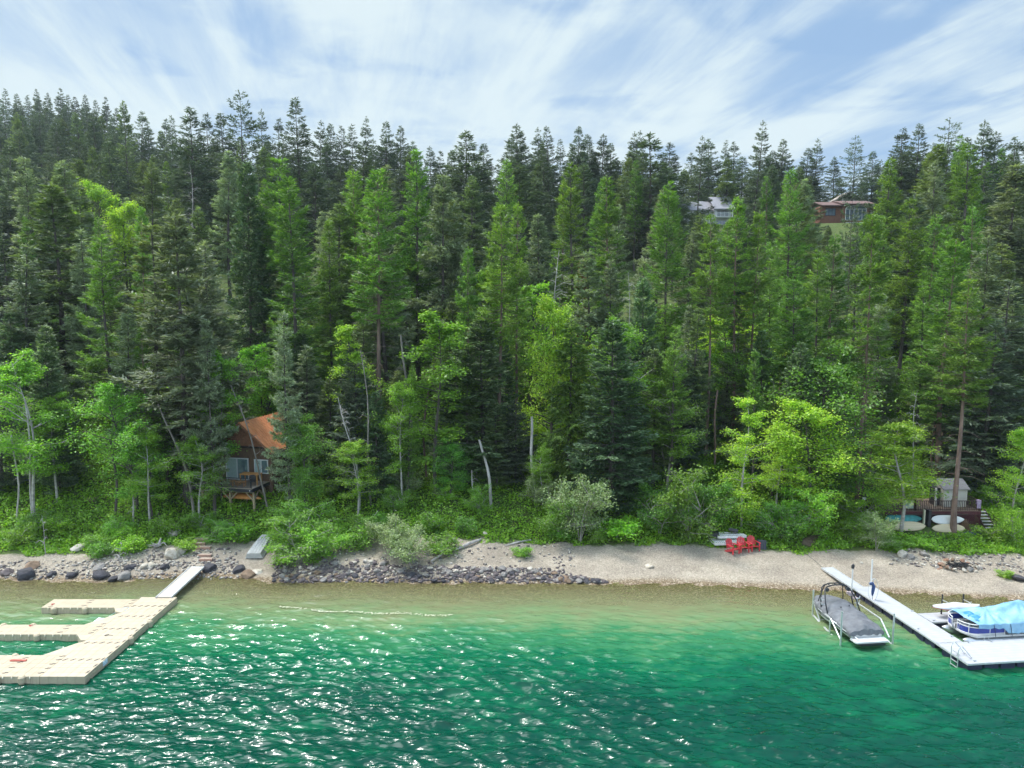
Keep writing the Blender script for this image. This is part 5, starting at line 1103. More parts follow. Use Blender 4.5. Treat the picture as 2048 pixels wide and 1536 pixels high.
# driftwood, root, steps, upturned boat
def drift():
    a, b = ground(862, 1127), ground(962, 1080); m = MB(); pts = []; 
    for i in range(9):
        t = i/8; x, y = a.x+(b.x-a.x)*t, a.y+(b.y-a.y)*t+.25*math.sin(t*5); pts.append((x, y, H(x, y)+.14+.12*math.sin(t*6)**2))
    m.tube(pts, [.06, .10, .11, .10, .12, .14, .15, .13, .10], 8)
    for i in (3, 5, 6): m.tube([pts[i], (pts[i][0]+.3, pts[i][1]-.3, pts[i][2]+.4)], [.04, .015], 5)
    tag(m.build('driftwood_log', DEADW, None, True), 'long bleached driftwood log lying across the rubble and sand', 'log')
    a, b = ground(1010, 1094), ground(1062, 1083); m = MB(); m.tube([(a.x, a.y, a.z+.08), ((a.x+b.x)/2, (a.y+b.y)/2+.1, a.z+.2), (b.x, b.y, b.z+.1)], [.05, .09, .06], 7); tag(m.build('driftwood_log', DEADW, None, True), 'short bleached branch at the top of the sand', 'log')
    a, b = ground(668, 1087), ground(705, 1097); m = MB(); m.tube([(a.x, a.y, a.z+.25), (b.x, b.y, b.z+.08)], [.05, .03], 6); m.tube([(a.x+.3, a.y+.3, a.z+.2), (b.x-.2, b.y-.2, b.z+.1)], [.03, .02], 6); tag(m.build('driftwood_log', DEADW), 'thin bleached sticks on the rubble right of the bright shrub', 'log')
    c = ground(318, 1098); m = MB(); r = random.Random(9); m.tube([(-.4, 0, .1), (0, 0, .3), (.2, 0, .9)], [.10, .16, .04], 7)
    for k in range(14): a_ = r.uniform(0, 6.28); l = r.uniform(.4, 1.2); m.tube([(0, 0, .3), (l*.5*math.cos(a_), l*.4*math.sin(a_), .35+r.uniform(-.1, .2)), (l*math.cos(a_), l*.6*math.sin(a_), .15+r.uniform(-.1, .4))], [.07, .04, .012], 5)
    o = m.build('root_stump', DEADW, None, True); o.location = c; tag(o, 'bleached upturned root stump above the beige boulders', 'stump')
    a = ground(715, 1092); m = MB(); m.tube([(a.x-.3, a.y, a.z), (a.x+.5, a.y+1, a.z+1.3), (a.x+1.5, a.y+1.6, a.z+2.6)], [.04, .03, .012], 6); tag(m.build('bare_twig', TWIG), 'bare leaning twig above the rubble bank', 'twig')
    a, b = ground(628, 1074), ground(668, 1078); m = MB(); m.beam((a.x, a.y, a.z+.9), (b.x, b.y, b.z+.8), .18, .07); tag(m.build('plank', ORANGE), 'orange-brown plank caught in the soft green shrub', 'plank')
drift()
def steps():
    o = None; data = [(402, 1083, 1.15), (398, 1091, 1.1), (407, 1099, 1.2), (409, 1115, 1.1), (412, 1123, 1.0)]
    c = ground(405, 1100); o = empty('garden_steps', c, 0, 'short flight of wooden steps between stones climbing from the left gangway', 'steps')
    SW = mat('reddish_weathered_wood', (.36, .22, .16), .85, .25, 4, stretch=(4, 1, 1))
    for px, row, w_ in data:
        g = ground(px, row)-c; st = MB(); st.box((g.x, g.y-.06, g.z+.10), (w_, .10, .22)); q = st.build('riser', SW, o)
        t = MB(); t.box((g.x, g.y+.16, g.z+.19), (w_*.96, .32, .04)); t.build('tread', mat('gravel_tread', (.34, .27, .22), .95, .3, 12) if px == 402 else bpy.data.materials['gravel_tread'], o)
steps()
def jonboat():
    a, b = ground(508, 1118), ground(535, 1080); d = (b-a); o = empty('rowboat', (a.x, a.y, H(a.x, a.y)+.05), math.atan2(-d.x, d.y), 'aluminium flat-bottomed boat lying upside down on the shore', 'boat'); L_ = 3.6; o.rotation_euler[0] = .14
    m = MB()
    def W_(t): return .68-.20*t**2.2
    def g(u, v):
        a_ = (v-.5)*2; s = 1 if a_ > 0 else -1; b_ = abs(a_); w_ = W_(u); rise = .10*u**3
        if b_ > .62: q = (b_-.62)/.38; x = w_*(.78+.22*q); z = .44*(1-q)-rise*(1-q)
        else: x = w_*.78*(b_/.62); z = .44-rise+(.02 if abs(b_-.3) < .05 else 0)
        return (s*x, u*L_, z)
    m.grid(g, 16, 26); m.add([g(0, j/26) for j in range(27)], [tuple(range(27))[::-1]]); m.add([g(1, j/26) for j in range(27)], [tuple(range(27))]); m.build('hull', mat('weathered_aluminium', (.42, .43, .42), .55, .2, 3, metal=.2), o)
    for x in (-.22, .0, .22): k = MB(); k.box((x, L_*.48, .447), (.045, L_*.90, .03)); k.build('keel_strip', ALUM, o)
    k = MB(); k.tube([(-W_(0)-.01, 0, .02), (-W_(.5)-.01, L_*.5, .02), (-W_(1)-.01, L_, .02)], .03, 6); k.tube([(W_(0)+.01, 0, .02), (W_(.5)+.01, L_*.5, .02), (W_(1)+.01, L_, .02)], .03, 6); k.build('gunwale', ALUM, o)
jonboat()
# ------------------------------------------------------------------ the cabin on the left
CABR = D2R(-12); CM = Matrix.Translation((-23.45, 62.7, 0))@Matrix.Rotation(CABR, 4, 'Z')
def cw(u, w_, z=0): return CM@Vector((u, w_, z))
def cabin():
    o = empty('cabin', (-23.45, 62.7, 0), CABR, 'dark board cabin with a shingled gable and an orange metal roof among the trees', 'cabin')
    BW = mat('dark_board_wall', (.085, .055, .038), .85, .5, 4, stretch=(6, 1, .4), col2=(.20, .12, .07)); SHN = mat('brown_shingles', (.24, .105, .055), .9, .4, 9, bump=.6, bscale=10); RF = mat('orange_metal_roof', (.66, .24, .10), .42, .12, 2, col2=(.74, .32, .15))
    GLS = mat('window_glass', (.10, .16, .17), .08, .3, 1.2, spec=1.0); CUR = mat('pale_curtain', (.32, .42, .40), .7, .2, 6, stretch=(6, 1, 1))
    x0, x1, y0, y1, zf, ze, xa, za = -5.3, .3, 3.0, 9.5, 4.4, 7.65, -2.5, 9.95
    m = MB(); m.prism([(x0, y0), (x1, y0), (x1, y1), (x0, y1)], zf-1.8, ze); m.build('wall', BW, o)
    m = MB()
    for yy, s in ((y0-.03, 1), (y1, -1)): m.add([(x0, yy, ze), (x1, yy, ze), (xa, yy, za-.12), (x0, yy+.06, ze), (x1, yy+.06, ze), (xa, yy+.06, za-.12)], [(0, 1, 2), (5, 4, 3), (0, 3, 4, 1), (1, 4, 5, 2), (2, 5, 3, 0)])
    m.build('gable', SHN, o)
    m = MB(); m.box(((x0+x1)/2, y0-.08, ze-.07), (x1-x0+.1, .12, .16)); m.build('beam', mat('dark_beam', (.03, .02, .016), .8), o)
    sl = (za-ze)/(x1-xa)
    for s, xe in ((1, x1+.55), (-1, x0-.55)):
        ze_ = za-sl*abs(xe-xa) if s > 0 else za-(za-ze)/(xa-x0)*abs(xe-xa)
        r = MB(); a, b, c, d = (xa, y0-.75, za), (xe, y0-.75, ze_), (xe, y1+.4, ze_), (xa, y1+.4, za); n = Vector((0, 0, .07)); V = [Vector(q) for q in (a, b, c, d)]
        r.add([*V, *[q+n for q in V]], [(3, 2, 1, 0), (4, 5, 6, 7), (0, 1, 5, 4), (1, 2, 6, 5), (2, 3, 7, 6), (3, 0, 4, 7)][::1]); rf = r.build('roof', RF, o)
        sm = MB()
        for k in range(17): y = y0-.7+k*.45; sm.beam((xa+.02*s, y, za+.085), (xe, y, ze_+.085), .03, .04)
        sm.build('standing_seam', RF, rf)
        f = MB(); f.beam((xa, y0-.79, za-.04), (xe, y0-.79, ze_-.04), .04, .2); f.build('fascia', SHN, rf)
    def window(u0, u1, z0, z1, nd):
        w_ = MB(); y = y0-.05
        for (a, b, c, d) in ((u0, z0, u1, z0), (u0, z1, u1, z1)): w_.box(((a+c)/2, y, b), (c-a+.1, .10, .09))
        for x in [u0, u1]+[u0+(u1-u0)*(k+1)/nd for k in range(nd-1)]: w_.box((x, y, (z0+z1)/2), (.08, .096, z1-z0-.09))
        f = w_.build('window' if z0 > zf+.4 else 'sliding_door', mat('white_frame', (.62, .64, .64), .5, .08) if 'white_frame' not in bpy.data.materials else bpy.data.materials['white_frame'], o)
        g = MB(); g.box(((u0+u1)/2, y+.02, (z0+z1)/2), (u1-u0-.05, .02, z1-z0-.05)); g.build('pane', GLS, f)
        g = MB(); g.box((u0+(u1-u0)/4, y+.003, (z0+z1)/2), ((u1-u0)/2-.10, .012, z1-z0-.12)); g.build('curtain', CUR, f)
    window(-4.45, -2.15, zf+.05, zf+2.05, 2); window(-1.45, -.1, zf+.75, zf+2.0, 2)
    d = empty('deck', (-23.45, 62.7, 0), CABR, 'raised wooden deck on posts with a black baluster railing before the cabin', 'deck')
    m = MB(); n = 20
    for k in range(n): m.box((-3.1, .075+k*.148, zf-.02), (6.2, .138, .04))
    m.build('floor_boards', DECKW, d)
    m = MB(); m.box((-3.1, .02, zf-.19), (6.2, .06, .28)); m.box((.02, 1.48, zf-.19), (.06, 2.9, .28)); m.build('fascia', mat('black_fascia', (.02, .02, .025), .6), d)
    m = MB(); m.box((-3.1, .55, zf-.42), (5.9, .12, .20)); m.box((-3.1, 2.3, zf-.42), (5.9, .12, .2)); m.build('beam', POST, d)
    m = MB(); m.tube([(-.18, -.02, zf-.17), (-.18, -.04, zf-.17)], .05, 8); m.build('lamp', GEL, d)
    for x in (-.15, -2.55, -5.4):
        for y in (.55, 2.3):
            p = cw(x, y); zb = H(p.x, p.y)-.3; m = MB(); m.box((x, y, (zb+zf-.52)/2), (.17, .17, zf-.52-zb)); q = m.build('post', POST, d)
            for s in (-1, 1):
                if (x == -.15 and s > 0) or (x == -5.4 and s < 0): continue
                b = MB(); b.beam((x, y, zf-1.25), (x+s*.75, y, zf-.53), .10, .12); b.build('brace', POST, q)
            b = MB(); b.beam((x, y, zf-1.25), (x, y+(.75 if y < 1 else -.75), zf-.53), .10, .12); b.build('brace', POST, q)
    def rail(p0, p1, nb):
        p0, p1 = Vector(p0), Vector(p1); m = MB(); m.beam(p0+Vector((0, 0, .92)), p1+Vector((0, 0, .92)), .04, .045); m.beam(p0+Vector((0, 0, .10)), p1+Vector((0, 0, .10)), .03, .035)
        for k in range(nb+1):
            q = p0.lerp(p1, k/nb); r_ = .035 if k % nb == 0 else .014; m.box((q.x, q.y, zf+.47), (2*r_, 2*r_, .92))
        m.build('railing', BLACKM, d)
    rail((-5.9, .06, zf), (-3.0, .06, zf), 24); rail((-3.0, .06, zf), (-.08, .06, zf), 24)
    # picnic table and benches, crate
    HON = mat('honey_wood', (.50, .25, .085), .6, .2, 4, stretch=(3, 1, 1))
    def table(u, v, L_, W_, hh, nm, lab, cat):
        p = cw(u, v, zf); t = empty(nm, p, CABR, lab, cat); m = MB(); n = max(2, int(W_/.14))
        for k in range(n): m.box((0, -W_/2+W_*(k+.5)/n, hh-.02), (L_, W_/n*.92, .04))
        m.build('seat' if cat == 'bench' else 'tabletop', HON, t)
        for sx in (-1, 1):
            for sy in (-1, 1): m = MB(); m.box((sx*(L_/2-.1), sy*(W_/2-.07), (hh-.04)/2), (.08, .08, hh-.04)); m.build('leg', HON, t)
        m = MB(); m.box((0, 0, hh-.09), (L_-.3, W_-.2, .06)); m.build('apron', HON, t)
    table(-1.1, 1.7, 1.9, .9, 1.0, 'table', 'tall honey-coloured wooden table on the cabin deck', 'table')
    table(-3.0, .85, 1.6, .55, .45, 'bench', 'long low honey-coloured bench on the cabin deck behind the railing', 'bench')
    table(-1.5, .75, .9, .45, .45, 'bench', 'short bench below the tall table on the cabin deck', 'bench')
    # dark chair
    p = cw(-.5, 1.0, zf); t = empty('deck_chair', p, CABR+.5, 'dark metal chair at the right end of the tall table', 'chair')
    m = MB(); m.box((0, 0, .45), (.45, .45, .04)); m.build('seat', BLACKM, t); m = MB(); m.box((0, .23, .75), (.45, .04, .5)); m.build('backrest', BLACKM, t)
    for sx in (-1, 1):
        for sy in (-1, 1): m = MB(); m.tube([(sx*.2, sy*.2, 0), (sx*.2, sy*.2, .44)], .018, 5); m.build('leg', BLACKM, t)
    # orange canoe stored beneath
    p = cw(-1.9, 1.3, zf-1.25); k = empty('canoe', p, CABR, 'orange-brown canoe stored upside down beneath the cabin deck', 'canoe')
    m = MB(); m.grid(lambda u, v: ((u-.5)*4.2, .42*max(0, 1-abs(2*u-1)**2.6)**.8*math.cos(PI*v), .42*math.sin(PI*v)*max(0, 1-abs(2*u-1)**3)**.8), 22, 12); m.build('hull', ORANGE, k, True)
    m = MB(); m.beam((-1.2, 0, -.02), (-.8, .1, -.9), .06, .06); m.beam((1.0, 0, -.02), (1.3, .1, -.9), .06, .06); m.beam((.6, 0, -.02), (.4, .1, -.9), .06, .06); m.build('prop', POST, k)
cabin()
# ------------------------------------------------------------------ garden deck, shed, boards on the right
def garden():
    zf = 2.5; MAR = mat('maroon_lattice', (.10, .028, .032), .8, .25, 6); DB = mat('dark_brown_rail', (.055, .032, .026), .7, .3, 6); TAN = mat('tan_siding', (.56, .53, .49), .7, .06, 3); 
    o = empty('garden_deck', (32.8, 62.3, 0), 0, 'low dark deck with baluster railing and maroon lattice skirt beside the shed', 'deck')
    m = MB(); m.box((4.6, 2.1, zf-.05), (9.4, 4.2, .1)); m.build('floor', mat('brown_boards', (.17, .12, .09), .8, .25, 4, stretch=(1, 8, 1)), o)
    m = MB(); m.box((4.6, -.03, zf-.16), (9.4, .05, .22)); m.build('fascia', MAR, o)
    def lat(x0, x1):
        m = MB(); z0, z1 = .9, zf-.28; n = int((x1-x0)/.16)
        for k in range(-8, n+1):
            for s in (1, -1):
                a = x0+k*.16; xa, xb = a, a+(z1-z0); za_, zb_ = (z0, z1) if s > 0 else (z1, z0)
                if xa < x0: za_ += (x0-xa)*s; xa = x0
                if xb > x1: zb_ -= (xb-x1)*s; xb = x1
                if xb-xa < .05: continue
                m.beam((xa, -.02+.012*s, za_), (xb, -.02+.012*s, zb_), .014, .045)
        m.box(((x0+x1)/2, -.02, z1), (x1-x0, .06, .07)); m.box((x0, -.02, (z0+z1)/2), (.07, .06, z1-z0)); m.box((x1, -.02, (z0+z1)/2), (.07, .06, z1-z0)); m.build('lattice_skirt', MAR, o)
    lat(5.2, 9.25)
    m = MB(); m.box((4.6, .5, 1.5), (9.0, .05, 1.7)); m.build('under_deck_shade', mat('painted_void_shade', (.03, .018, .03), .9), o)  # dark sheet painting the shade of the void under the deck
    def rail(p0, p1, nb):
        p0, p1 = Vector(p0), Vector(p1); m = MB(); m.beam(p0+Vector((0, 0, .90)), p1+Vector((0, 0, .90)), .09, .05); m.beam(p0+Vector((0, 0, .12)), p1+Vector((0, 0, .12)), .05, .05)
        for k in range(nb+1):
            q = p0.lerp(p1, k/nb); r_ = .055 if k % nb == 0 else .02; m.box((q.x, q.y, zf+.46+(.06 if k % nb == 0 else 0)), (2*r_, 2*r_, .90+(.12 if k % nb == 0 else 0)))
        m.build('railing', DB, o)
    rail((.05, .05, zf), (3.4, .05, zf), 20); rail((3.4, .05, zf), (6.7, .05, zf), 20); rail((6.7, .05, zf), (9.25, .05, zf), 16); rail((.05, .05, zf), (.05, 4.1, zf), 22); rail((9.25, .1, zf), (9.25, 2.2, zf), 12)
    # shed
    s = empty('garden_shed', (40.55, 63.6, zf), 0, 'small pale vertical-sided shed with a grey shingle roof on the garden deck', 'shed')
    vs_ = slats('tan_vertical_siding', (.56, .53, .49), 0, 2.2, .7)
    W_, D_, hh, rh = 2.05, 2.0, 1.75, .62
    m = MB(); m.prism([(-W_/2, 0), (W_/2, 0), (W_/2, D_), (-W_/2, D_)], 0, hh)
    for sx in (-1, 1): x = sx*W_/2; m.add([(x, 0, hh), (x, D_, hh), (x, D_/2, hh+rh-.05)], [(0, 1, 2) if sx < 0 else (2, 1, 0)])
    m.build('wall', vs_, s)
    RS = mat('grey_shingles', (.15, .145, .15), .9, .25, 7, bump=.5, bscale=16)
    for y0, y1 in ((-.22, D_/2), (D_+.22, D_/2)):
        m = MB(); z0 = hh-.12; z1 = hh+rh; n = Vector((0, 0, .05)); V = [Vector(q) for q in ((-W_/2-.25, y0, z0), (W_/2+.18, y0, z0), (W_/2+.18, y1, z1), (-W_/2-.25, y1, z1))]
        m.add([*V, *[q+n for q in V]], [(3, 2, 1, 0), (4, 5, 6, 7), (0, 1, 5, 4), (1, 2, 6, 5), (2, 3, 7, 6), (3, 0, 4, 7)]); m.build('roof', RS, s)
    for x in (-W_/2+.02, W_/2-.02): m = MB(); m.box((x, -.02, hh/2), (.10, .04, hh)); m.build('corner_trim', TAN, s)
    m = MB(); m.box((-W_/2-.62, .25, hh/2-.05), (.13, .13, hh)); m.build('door_post', TAN, s)
    m = MB(); m.box((-W_/2-.32, .9, hh/2-.08), (.5, .8, hh-.1)); m.build('doorway_shade', BLACK, s)  # solid black box painting the dark inside the open door
    # towels
    TW = mat('blue_towel', (.16, .40, .70), .9, .6, 3, col2=(.75, .75, .35)); TP = mat('lilac_towel', (.42, .32, .48), .9, .3, 5)
    def towel(x, w_, z, col, lab, y=62.26):
        m = MB(); m.grid(lambda u, v: (x+(u-.5)*w_, y-.03*math.sin(u*14)-.02, z-v*.75), 12, 5); m.grid(lambda u, v: (x+(u-.5)*w_, y+.16-.02*math.sin(u*14), z-v*.4), 12, 5); m.grid(lambda u, v: (x+(u-.5)*w_, y-.03*math.sin(u*14)*(1-v)-.02+.18*v, z+.01), 12, 1); tag(m.build('towel', col, None, True), lab, 'towel')
    towel(35.5, .95, zf+.99, TW, 'blue and yellow towel hanging over the garden deck railing'); towel(41.85, .35, zf+.99, TP, 'lilac towel hanging at the right end of the railing')
    # paddle boards on a rack
    rk = empty('board_rack', (37.0, 61.4, H(37, 61.4)), 0, 'dark upright board rack between the two pairs of paddle boards', 'rack')
    m = MB(); m.box((.0, .2, .75), (.22, .5, 1.5)); m.build('upright', BLACK, rk); m = MB(); m.box((-.45, .1, .9), (.12, .2, 1.3)); m.build('side_post', mat('cream_post', (.5, .48, .36), .7), rk)
    m = MB(); m.beam((-4.2, .35, .35), (3.6, .35, .35), .1, .08); m.beam((-4.2, .35, 1.05), (3.6, .35, 1.05), .08, .08); m.build('crossbar', DB, rk)
    def board(cx, cy, cz, L_, W_, mt, lab, tilt=62, hullside=1, thick=.14, edge=None):
        b = empty('paddle_board', (cx, cy, cz), 0, lab, 'paddle board'); b.rotation_euler = (D2R(tilt), 0, 0)
        def g(sgn):
            m = MB()
            def f(u, v):
                x = (u-.5)*L_; hw_ = W_/2*max(0.0, 1-abs(2*u-1)**(3.4 if (u < .5) == (hullside > 0) else 2.2))**.62+.003; q = (v-.5)*2
                return (x, hw_*q, sgn*thick/2*(1-abs(q)**5)*.9+.06*(2*u-1)**4)
            m.grid(f, 30, 12); return m
        g(1).build('underside', mt, b, True); g(-1).build('top_side', edge or GEL, b, True)
    TB = mat('blond_wood_veneer', (.56, .46, .30), .45, .12, 1.5, stretch=(.4, 5, 1)); TEAL = mat('teal_board', (.02, .20, .20), .5, .4, 4)
    z0 = .78
    board(34.75, 61.15, 1.45, 3.5, .82, TB, 'blond wooden paddle board on its edge at the left behind the tree trunk', hullside=-1)
    board(34.85, 61.75, 1.95, 3.3, .8, TEAL, 'dark teal paddle board behind the left blond one')
    board(38.55, 61.35, 1.98, 2.9, .78, GEL, 'white pointed paddle board on the upper rack', hullside=1)
    board(38.4, 60.95, 1.30, 2.9, .80, TB, 'blond wooden paddle board on the lower rack right of the tree trunk', hullside=-1)
    # stair, blue boat cover, brushwood
    st = empty('deck_stairs', (42.55, 61.6, H(42.5, 61.6)), 0, 'weathered grey steps at the right end of the garden deck', 'steps')
    for k in range(6): m = MB(); m.box((-.05*k*0, .1+k*.26, .15+k*.22), (.85, .30, .05)); m.build('tread', mat('grey_tread', (.40, .40, .38), .8, .2, 5) if k == 0 else bpy.data.materials['grey_tread'], st)
    for x in (-.45, .45): m = MB(); m.beam((x, -.1, .0), (x, 1.6, 1.42), .05, .2); m.build('stringer', DB, st)
    c = Vector((40.4, 60.7, H(40.4, 60.7))); m = MB(); m.grid(lambda u, v: (-1.5+3*u, -.3+.6*v, .16*math.sin(PI*v)*math.sin(PI*min(1, u*1.1))+.03*math.sin(u*20)+.05), 24, 8); q = m.build('tarpaulin', mat('navy_tarpaulin', (.015, .03, .10), .4, .4, 4), None, True); q.location = c; tag(q, 'crumpled navy tarpaulin on the ground below the lattice', 'tarpaulin')
    m = MB(); m.box((0, 0, .06), (.9, .3, .04), Matrix.Rotation(.2, 3, 'Z')); q = m.build('plank', mat('tan_plank', (.52, .36, .22), .7)); q.location = (42.6, 60.9, H(42.6, 60.9)+.1); tag(q, 'tan plank lying at the foot of the grey steps', 'plank')
    r = random.Random(5); m = MB()
    for k in range(90): a = r.uniform(0, 6.28); l = r.uniform(.3, .9); x, y = r.uniform(-.5, .5), r.uniform(-.3, .3); m.tube([(x, y, 0), (x*.4+l*.3*math.cos(a), y*.4, 1.0-abs(x)+r.uniform(-.2, .1))], .012, 4)
    q = m.build('brush_pile', mat('dry_brush', (.19, .12, .07), .95, .4, 6)); q.location = (40.2, 61.5, H(40.2, 61.5)); tag(q, 'pile of dry brown brushwood leaning on the lattice', 'brush pile')
    # sign on the trunk
    p = aty(1724, 997, 63.0); m = MB(); m.box((0, 0, 0), (.30, .03, .24)); q = m.build('sign_board', GEL); q.location = (p.x, 62.6, aty(1724, 997, 62.6).z); tag(q, 'small blank white sign fixed to a tree trunk', 'sign')
    a, b = aty(1727, 972, 63.2), Vector((37.0, 66.5, 5.1)); m = MB(); m.tube([a, (a+b)/2-Vector((0, 0, .08)), b], .012, 5); tag(m.build('cable', BLACK), 'thin line strung from the signed trunk above the deck', 'line')
garden()
# ------------------------------------------------------------------ houses on the hill
def hill_houses():
    WH = slats('white_lap_siding', (.66, .68, .70), 2, 1.6, .75); GR = mat('grey_roof', (.24, .24, .26), .9, .15, 1.5, bump=.3); GL = mat('house_glass', (.10, .14, .18), .05, .3, .5, spec=1.0); BR = mat('brown_siding', (.17, .075, .045), .8, .2, 2); RR = mat('reddish_roof', (.14, .085, .075), .85, .15, 2); TR = mat('white_trim', (.68, .70, .72), .6, .05)
    def P(px, row, y): return aty(px, row, y)
    def gable(o, x0, x1, y0, y1, ze, zr, m_, ax='x', over=.5, nm='roof'):
        b = MB(); n = Vector((0, 0, .22))
        if ax == 'x': quads = [[(x0-over, y0-over, ze-.25), (x1+over, y0-over, ze-.25), (x1+over, (y0+y1)/2, zr), (x0-over, (y0+y1)/2, zr)], [(x1+over, y1+over, ze-.25), (x0-over, y1+over, ze-.25), (x0-over, (y0+y1)/2, zr), (x1+over, (y0+y1)/2, zr)]]
        else: xm = (x0+x1)/2; quads = [[(x0-over, y0-over, ze-.25), (xm, y0-over, zr), (xm, y1+over, zr), (x0-over, y1+over, ze-.25)], [(xm, y0-over, zr), (x1+over, y0-over, ze-.25), (x1+over, y1+over, ze-.25), (xm, y1+over, zr)]]
        for q in quads: V = [Vector(t) for t in q]; b.add([*V, *[t+n for t in V]], [(3, 2, 1, 0), (4, 5, 6, 7), (0, 1, 5, 4), (1, 2, 6, 5), (2, 3, 7, 6), (3, 0, 4, 7)])
        return b.build(nm, m_, o)
    def win(o, x0, x1, z0, z1, y, nx=2, fr=None, arch=False):
        f = MB(); f.box(((x0+x1)/2, y-.04, z0), (x1-x0+.2, .12, .12)); f.box(((x0+x1)/2, y-.04, z1), (x1-x0+.2, .12, .12))
        for k in range(nx+1): f.box((x0+(x1-x0)*k/nx, y-.04, (z0+z1)/2), (.12, .116, z1-z0-.12))
        q = f.build('window', fr or TR, o); g = MB(); g.box(((x0+x1)/2, y-.01, (z0+z1)/2), (x1-x0-.04, .04, z1-z0-.04)); g.build('pane', GL, q)
    # white house
    y = 186; a = P(1372, 453, y); b = P(1466, 400, y); zb = a.z-3; o = empty('white_house', (0, 0, 0), 0, 'white hillside house with a grey roof and a balcony between the treetops', 'house')
    xs = [P(px, 430, y).x for px in (1372, 1431, 1466)]; ze = P(1450, 417, y).z; zr = P(1450, 401, y+3).z; zm = P(1450, 433, y).z
    m = MB(); m.prism([(xs[0], y+2.5), (xs[1], y+2.5), (xs[1], y+10), (xs[0], y+10)], zb, P(1400, 420, y+2.5).z); m.prism([(xs[1]+.05, y+1.6), (xs[2], y+1.6), (xs[2], y+10), (xs[1]+.05, y+10)], zb, ze); m.build('wall', WH, o)
    gable(o, xs[1], xs[2], y+.3, y+9.7, ze, zr+1.0, GR); gable(o, xs[0], xs[1]-.3, y+2.6, y+9.9, P(1400, 420, y+2.5).z, P(1400, 404, y+6).z, GR)
    m = MB(); m.box(((xs[1]+xs[2])/2, y+.8, zm-.1), (xs[2]-xs[1], 1.7, .2)); bl = m.build('balcony', TR, o); m = MB(); m.box(((xs[1]+xs[2])/2, y+.02, zm+1.0), (xs[2]-xs[1], .08, .1))
    for k in range(19): m.box((xs[1]+(xs[2]-xs[1])*k/18, y+.02, zm+.5), (.07, .06, .95))
    m.build('railing', TR, bl)
    for x in (xs[1]+.1, xs[2]-.1): m = MB(); m.box((x, y+.05, (zm+ze)/2), (.18, .18, ze-zm)); m.build('post', TR, o)
    win(o, xs[1]+.8, xs[2]-.8, zm+.2, ze-.5, y+1.6, 3); win(o, xs[1]+.6, xs[2]-.8, zb+1.5, zm-.8, y+1.6, 2); win(o, xs[0]+1.2, xs[0]+2.6, zm-.3, zm+1.3, y+2.5, 2); win(o, xs[0]+4.2, xs[0]+5.6, zm-.3, zm+1.3, y+2.5, 2)
    # brown house
    y = 184; o = empty('brown_house', (0, 0, 0), 0, 'brown hillside house with a reddish roof and a tall arched window', 'house')
    X = lambda px: P(px, 430, y).x; Z = lambda row: P(1700, row, y).z; zb = Z(470)-3
    m = MB(); m.prism([(X(1640), y), (X(1682), y), (X(1682), y-.8), (X(1735), y-.8), (X(1735), y+1.2), (X(1768), y+1.2), (X(1768), y+10), (X(1640), y+10)], zb, Z(412)); m.build('wall', BR, o)
    gable(o, X(1646), X(1684), y-.5, y+9, Z(411), Z(401), RR, 'x', .6); gable(o, X(1684), X(1738), y-1.2, y+9, Z(409), Z(399), RR, 'x', .8); gable(o, X(1738), X(1768), y+.8, y+9, Z(412), Z(404), RR, 'x', .6)
    win(o, X(1651), X(1670), Z(431), Z(417), y, 3, mat('navy_frame', (.03, .035, .06), .5)); win(o, X(1688), X(1729), Z(441), Z(419), y-.8, 5); win(o, X(1690), X(1727), Z(458), Z(446), y-.8, 4); win(o, X(1648), X(1668), Z(462), Z(448), y, 3)
    m = MB(); xm = (X(1688)+X(1729))/2; hw_ = (X(1729)-X(1688))/2; m.tube([(xm+hw_*math.cos(t*PI/12), y-.86, Z(419)+.9*math.sin(t*PI/12)) for t in range(13)], .09, 6); m.build('window_arch', TR, o)
    m = MB(); m.prism([(xm+hw_*math.cos(t*PI/12), .9*math.sin(t*PI/12)) for t in range(13)], 0, .04); q = m.build('arch_pane', GL, o); q.rotation_euler = (PI/2, 0, 0); q.location = (0, y-.82, Z(419))
    # pale roof behind, hut on the left
    y = 205; p = P(1700, 384, y); o = empty('far_house', (p.x, y, p.z-4), 0, 'pale gabled roof peeking out behind the brown house', 'house'); m = MB(); m.prism([(-2.5, 0), (2.5, 0), (2.5, 6), (-2.5, 6)], -2, 2.2); m.build('wall', mat('pale_wall', (.5, .47, .42), .8), o); gable(o, -2.6, 2.6, 0, 6, 2.2, 4.0, mat('pale_roof', (.42, .38, .34), .85), 'y')
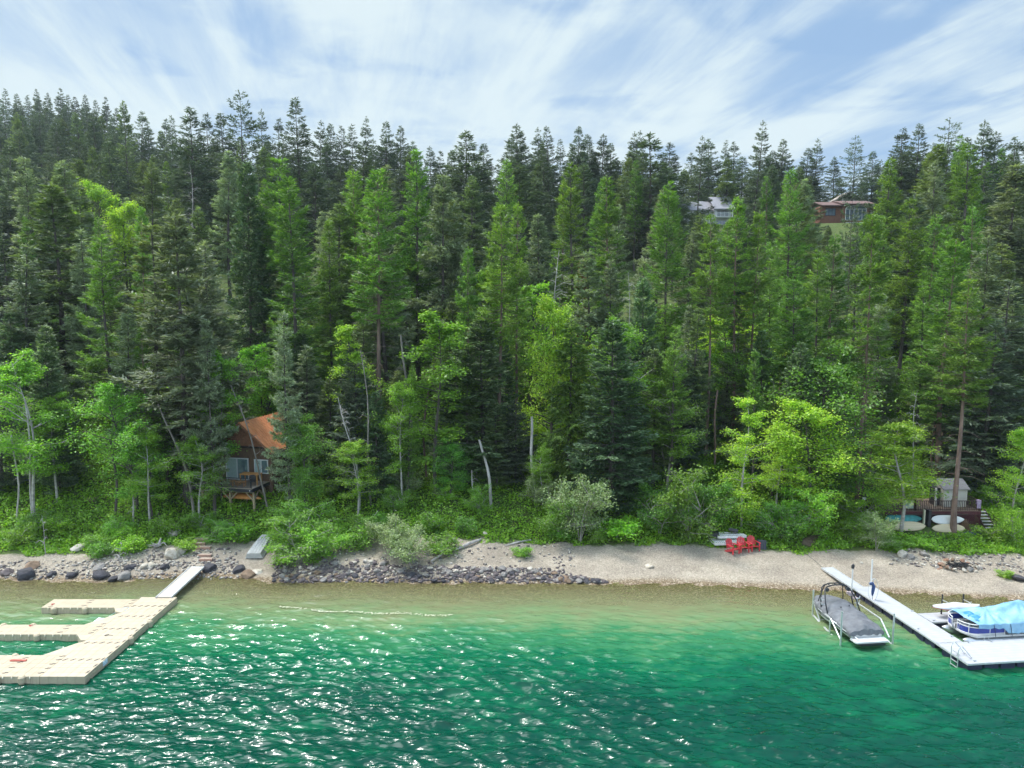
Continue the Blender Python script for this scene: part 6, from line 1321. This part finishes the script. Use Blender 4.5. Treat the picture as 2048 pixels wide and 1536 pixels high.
    g_ = ground(384, 416); y = g_.y; o = empty('hut', g_, 0, 'small dark brown hut half hidden high on the left slope', 'hut'); m = MB(); m.prism([(-1.9, 0), (1.9, 0), (1.9, 3), (-1.9, 3)], -1.5, 1.0); m.build('wall', BR, o); gable(o, -1.9, 1.9, 0, 3, 1.1, 2.2, mat('dark_red_roof', (.10, .035, .035), .9), 'y', .7)
    # reddish dying conifer crown
    x, yy, h = top_h(1164, 518, 92); t, cr, h0 = conifer(991, 12, .9, .05, 90, 60, mat('rust_needles', (.30, .10, .055), .9, .4, 3), BARK, .35, .09, .6, .4, -.2, .1, .4, .35, .12)
    q = empty('dead_fir', (x, yy, H(x, yy)), 1, 'rust-red dying conifer glimpsed beside the dark-trunked larch', 'tree'); s = h/h0; q.scale = (s**.5, s**.5, s); link('trunk', t, q); link('crown', cr, q)
hill_houses()
# drifting scum line
def scum():
    V = []; F = []; r = np.random.RandomState(2); px = np.linspace(555, 905, 240); row = 1212+np.interp(px, [555, 640, 760, 905], [0, 10, 14, 19])+1.2*np.sin(px*.06)
    n = 330; t = r.rand(n)**.9; PX = 555+350*t; ww = np.interp(PX, [555, 700, 830, 870, 905], [.02, .04, .08, .06, .02])
    P = np.array([list(at(p_, np.interp(p_, px, row), .03)) for p_ in PX]); P[:, 1] += r.randn(n)*ww; P[:, 2] = .035+.02*r.rand(n)
    A = unit(np.stack([r.randn(n), r.randn(n)*.5, np.zeros(n)], -1)); S = np.stack([-A[:, 1], A[:, 0], np.zeros(n)], -1); V, F = leaves(P, A, S, .05+.12*r.rand(n), .05+.05*r.rand(n))
    tag(link('foam_line', npmesh('foam_line', V, F, mat('pale_foam', (.48, .49, .35), .8, .2, 8))), 'thin pale line of foam and pollen drifting in the shallows', 'foam', kind='stuff')
scum()

def haze():
    m = bpy.data.materials.new('air'); m.use_nodes = True; N = m.node_tree.nodes; L = m.node_tree.links; N.clear(); o = N.new('ShaderNodeOutputMaterial'); v = N.new('ShaderNodeVolumePrincipled')
    v.inputs['Color'].default_value = (.72, .84, .95, 1); v.inputs['Density'].default_value = .00014; v.inputs['Anisotropy'].default_value = .2; L.new(v.outputs[0], o.inputs['Volume'])
    b = MB(); b.box((0, 270, 80), (1300, 720, 190)); tag(b.build('haze', m), 'thin pale air over the lake and the wooded hill', 'haze', kind='stuff')
haze()
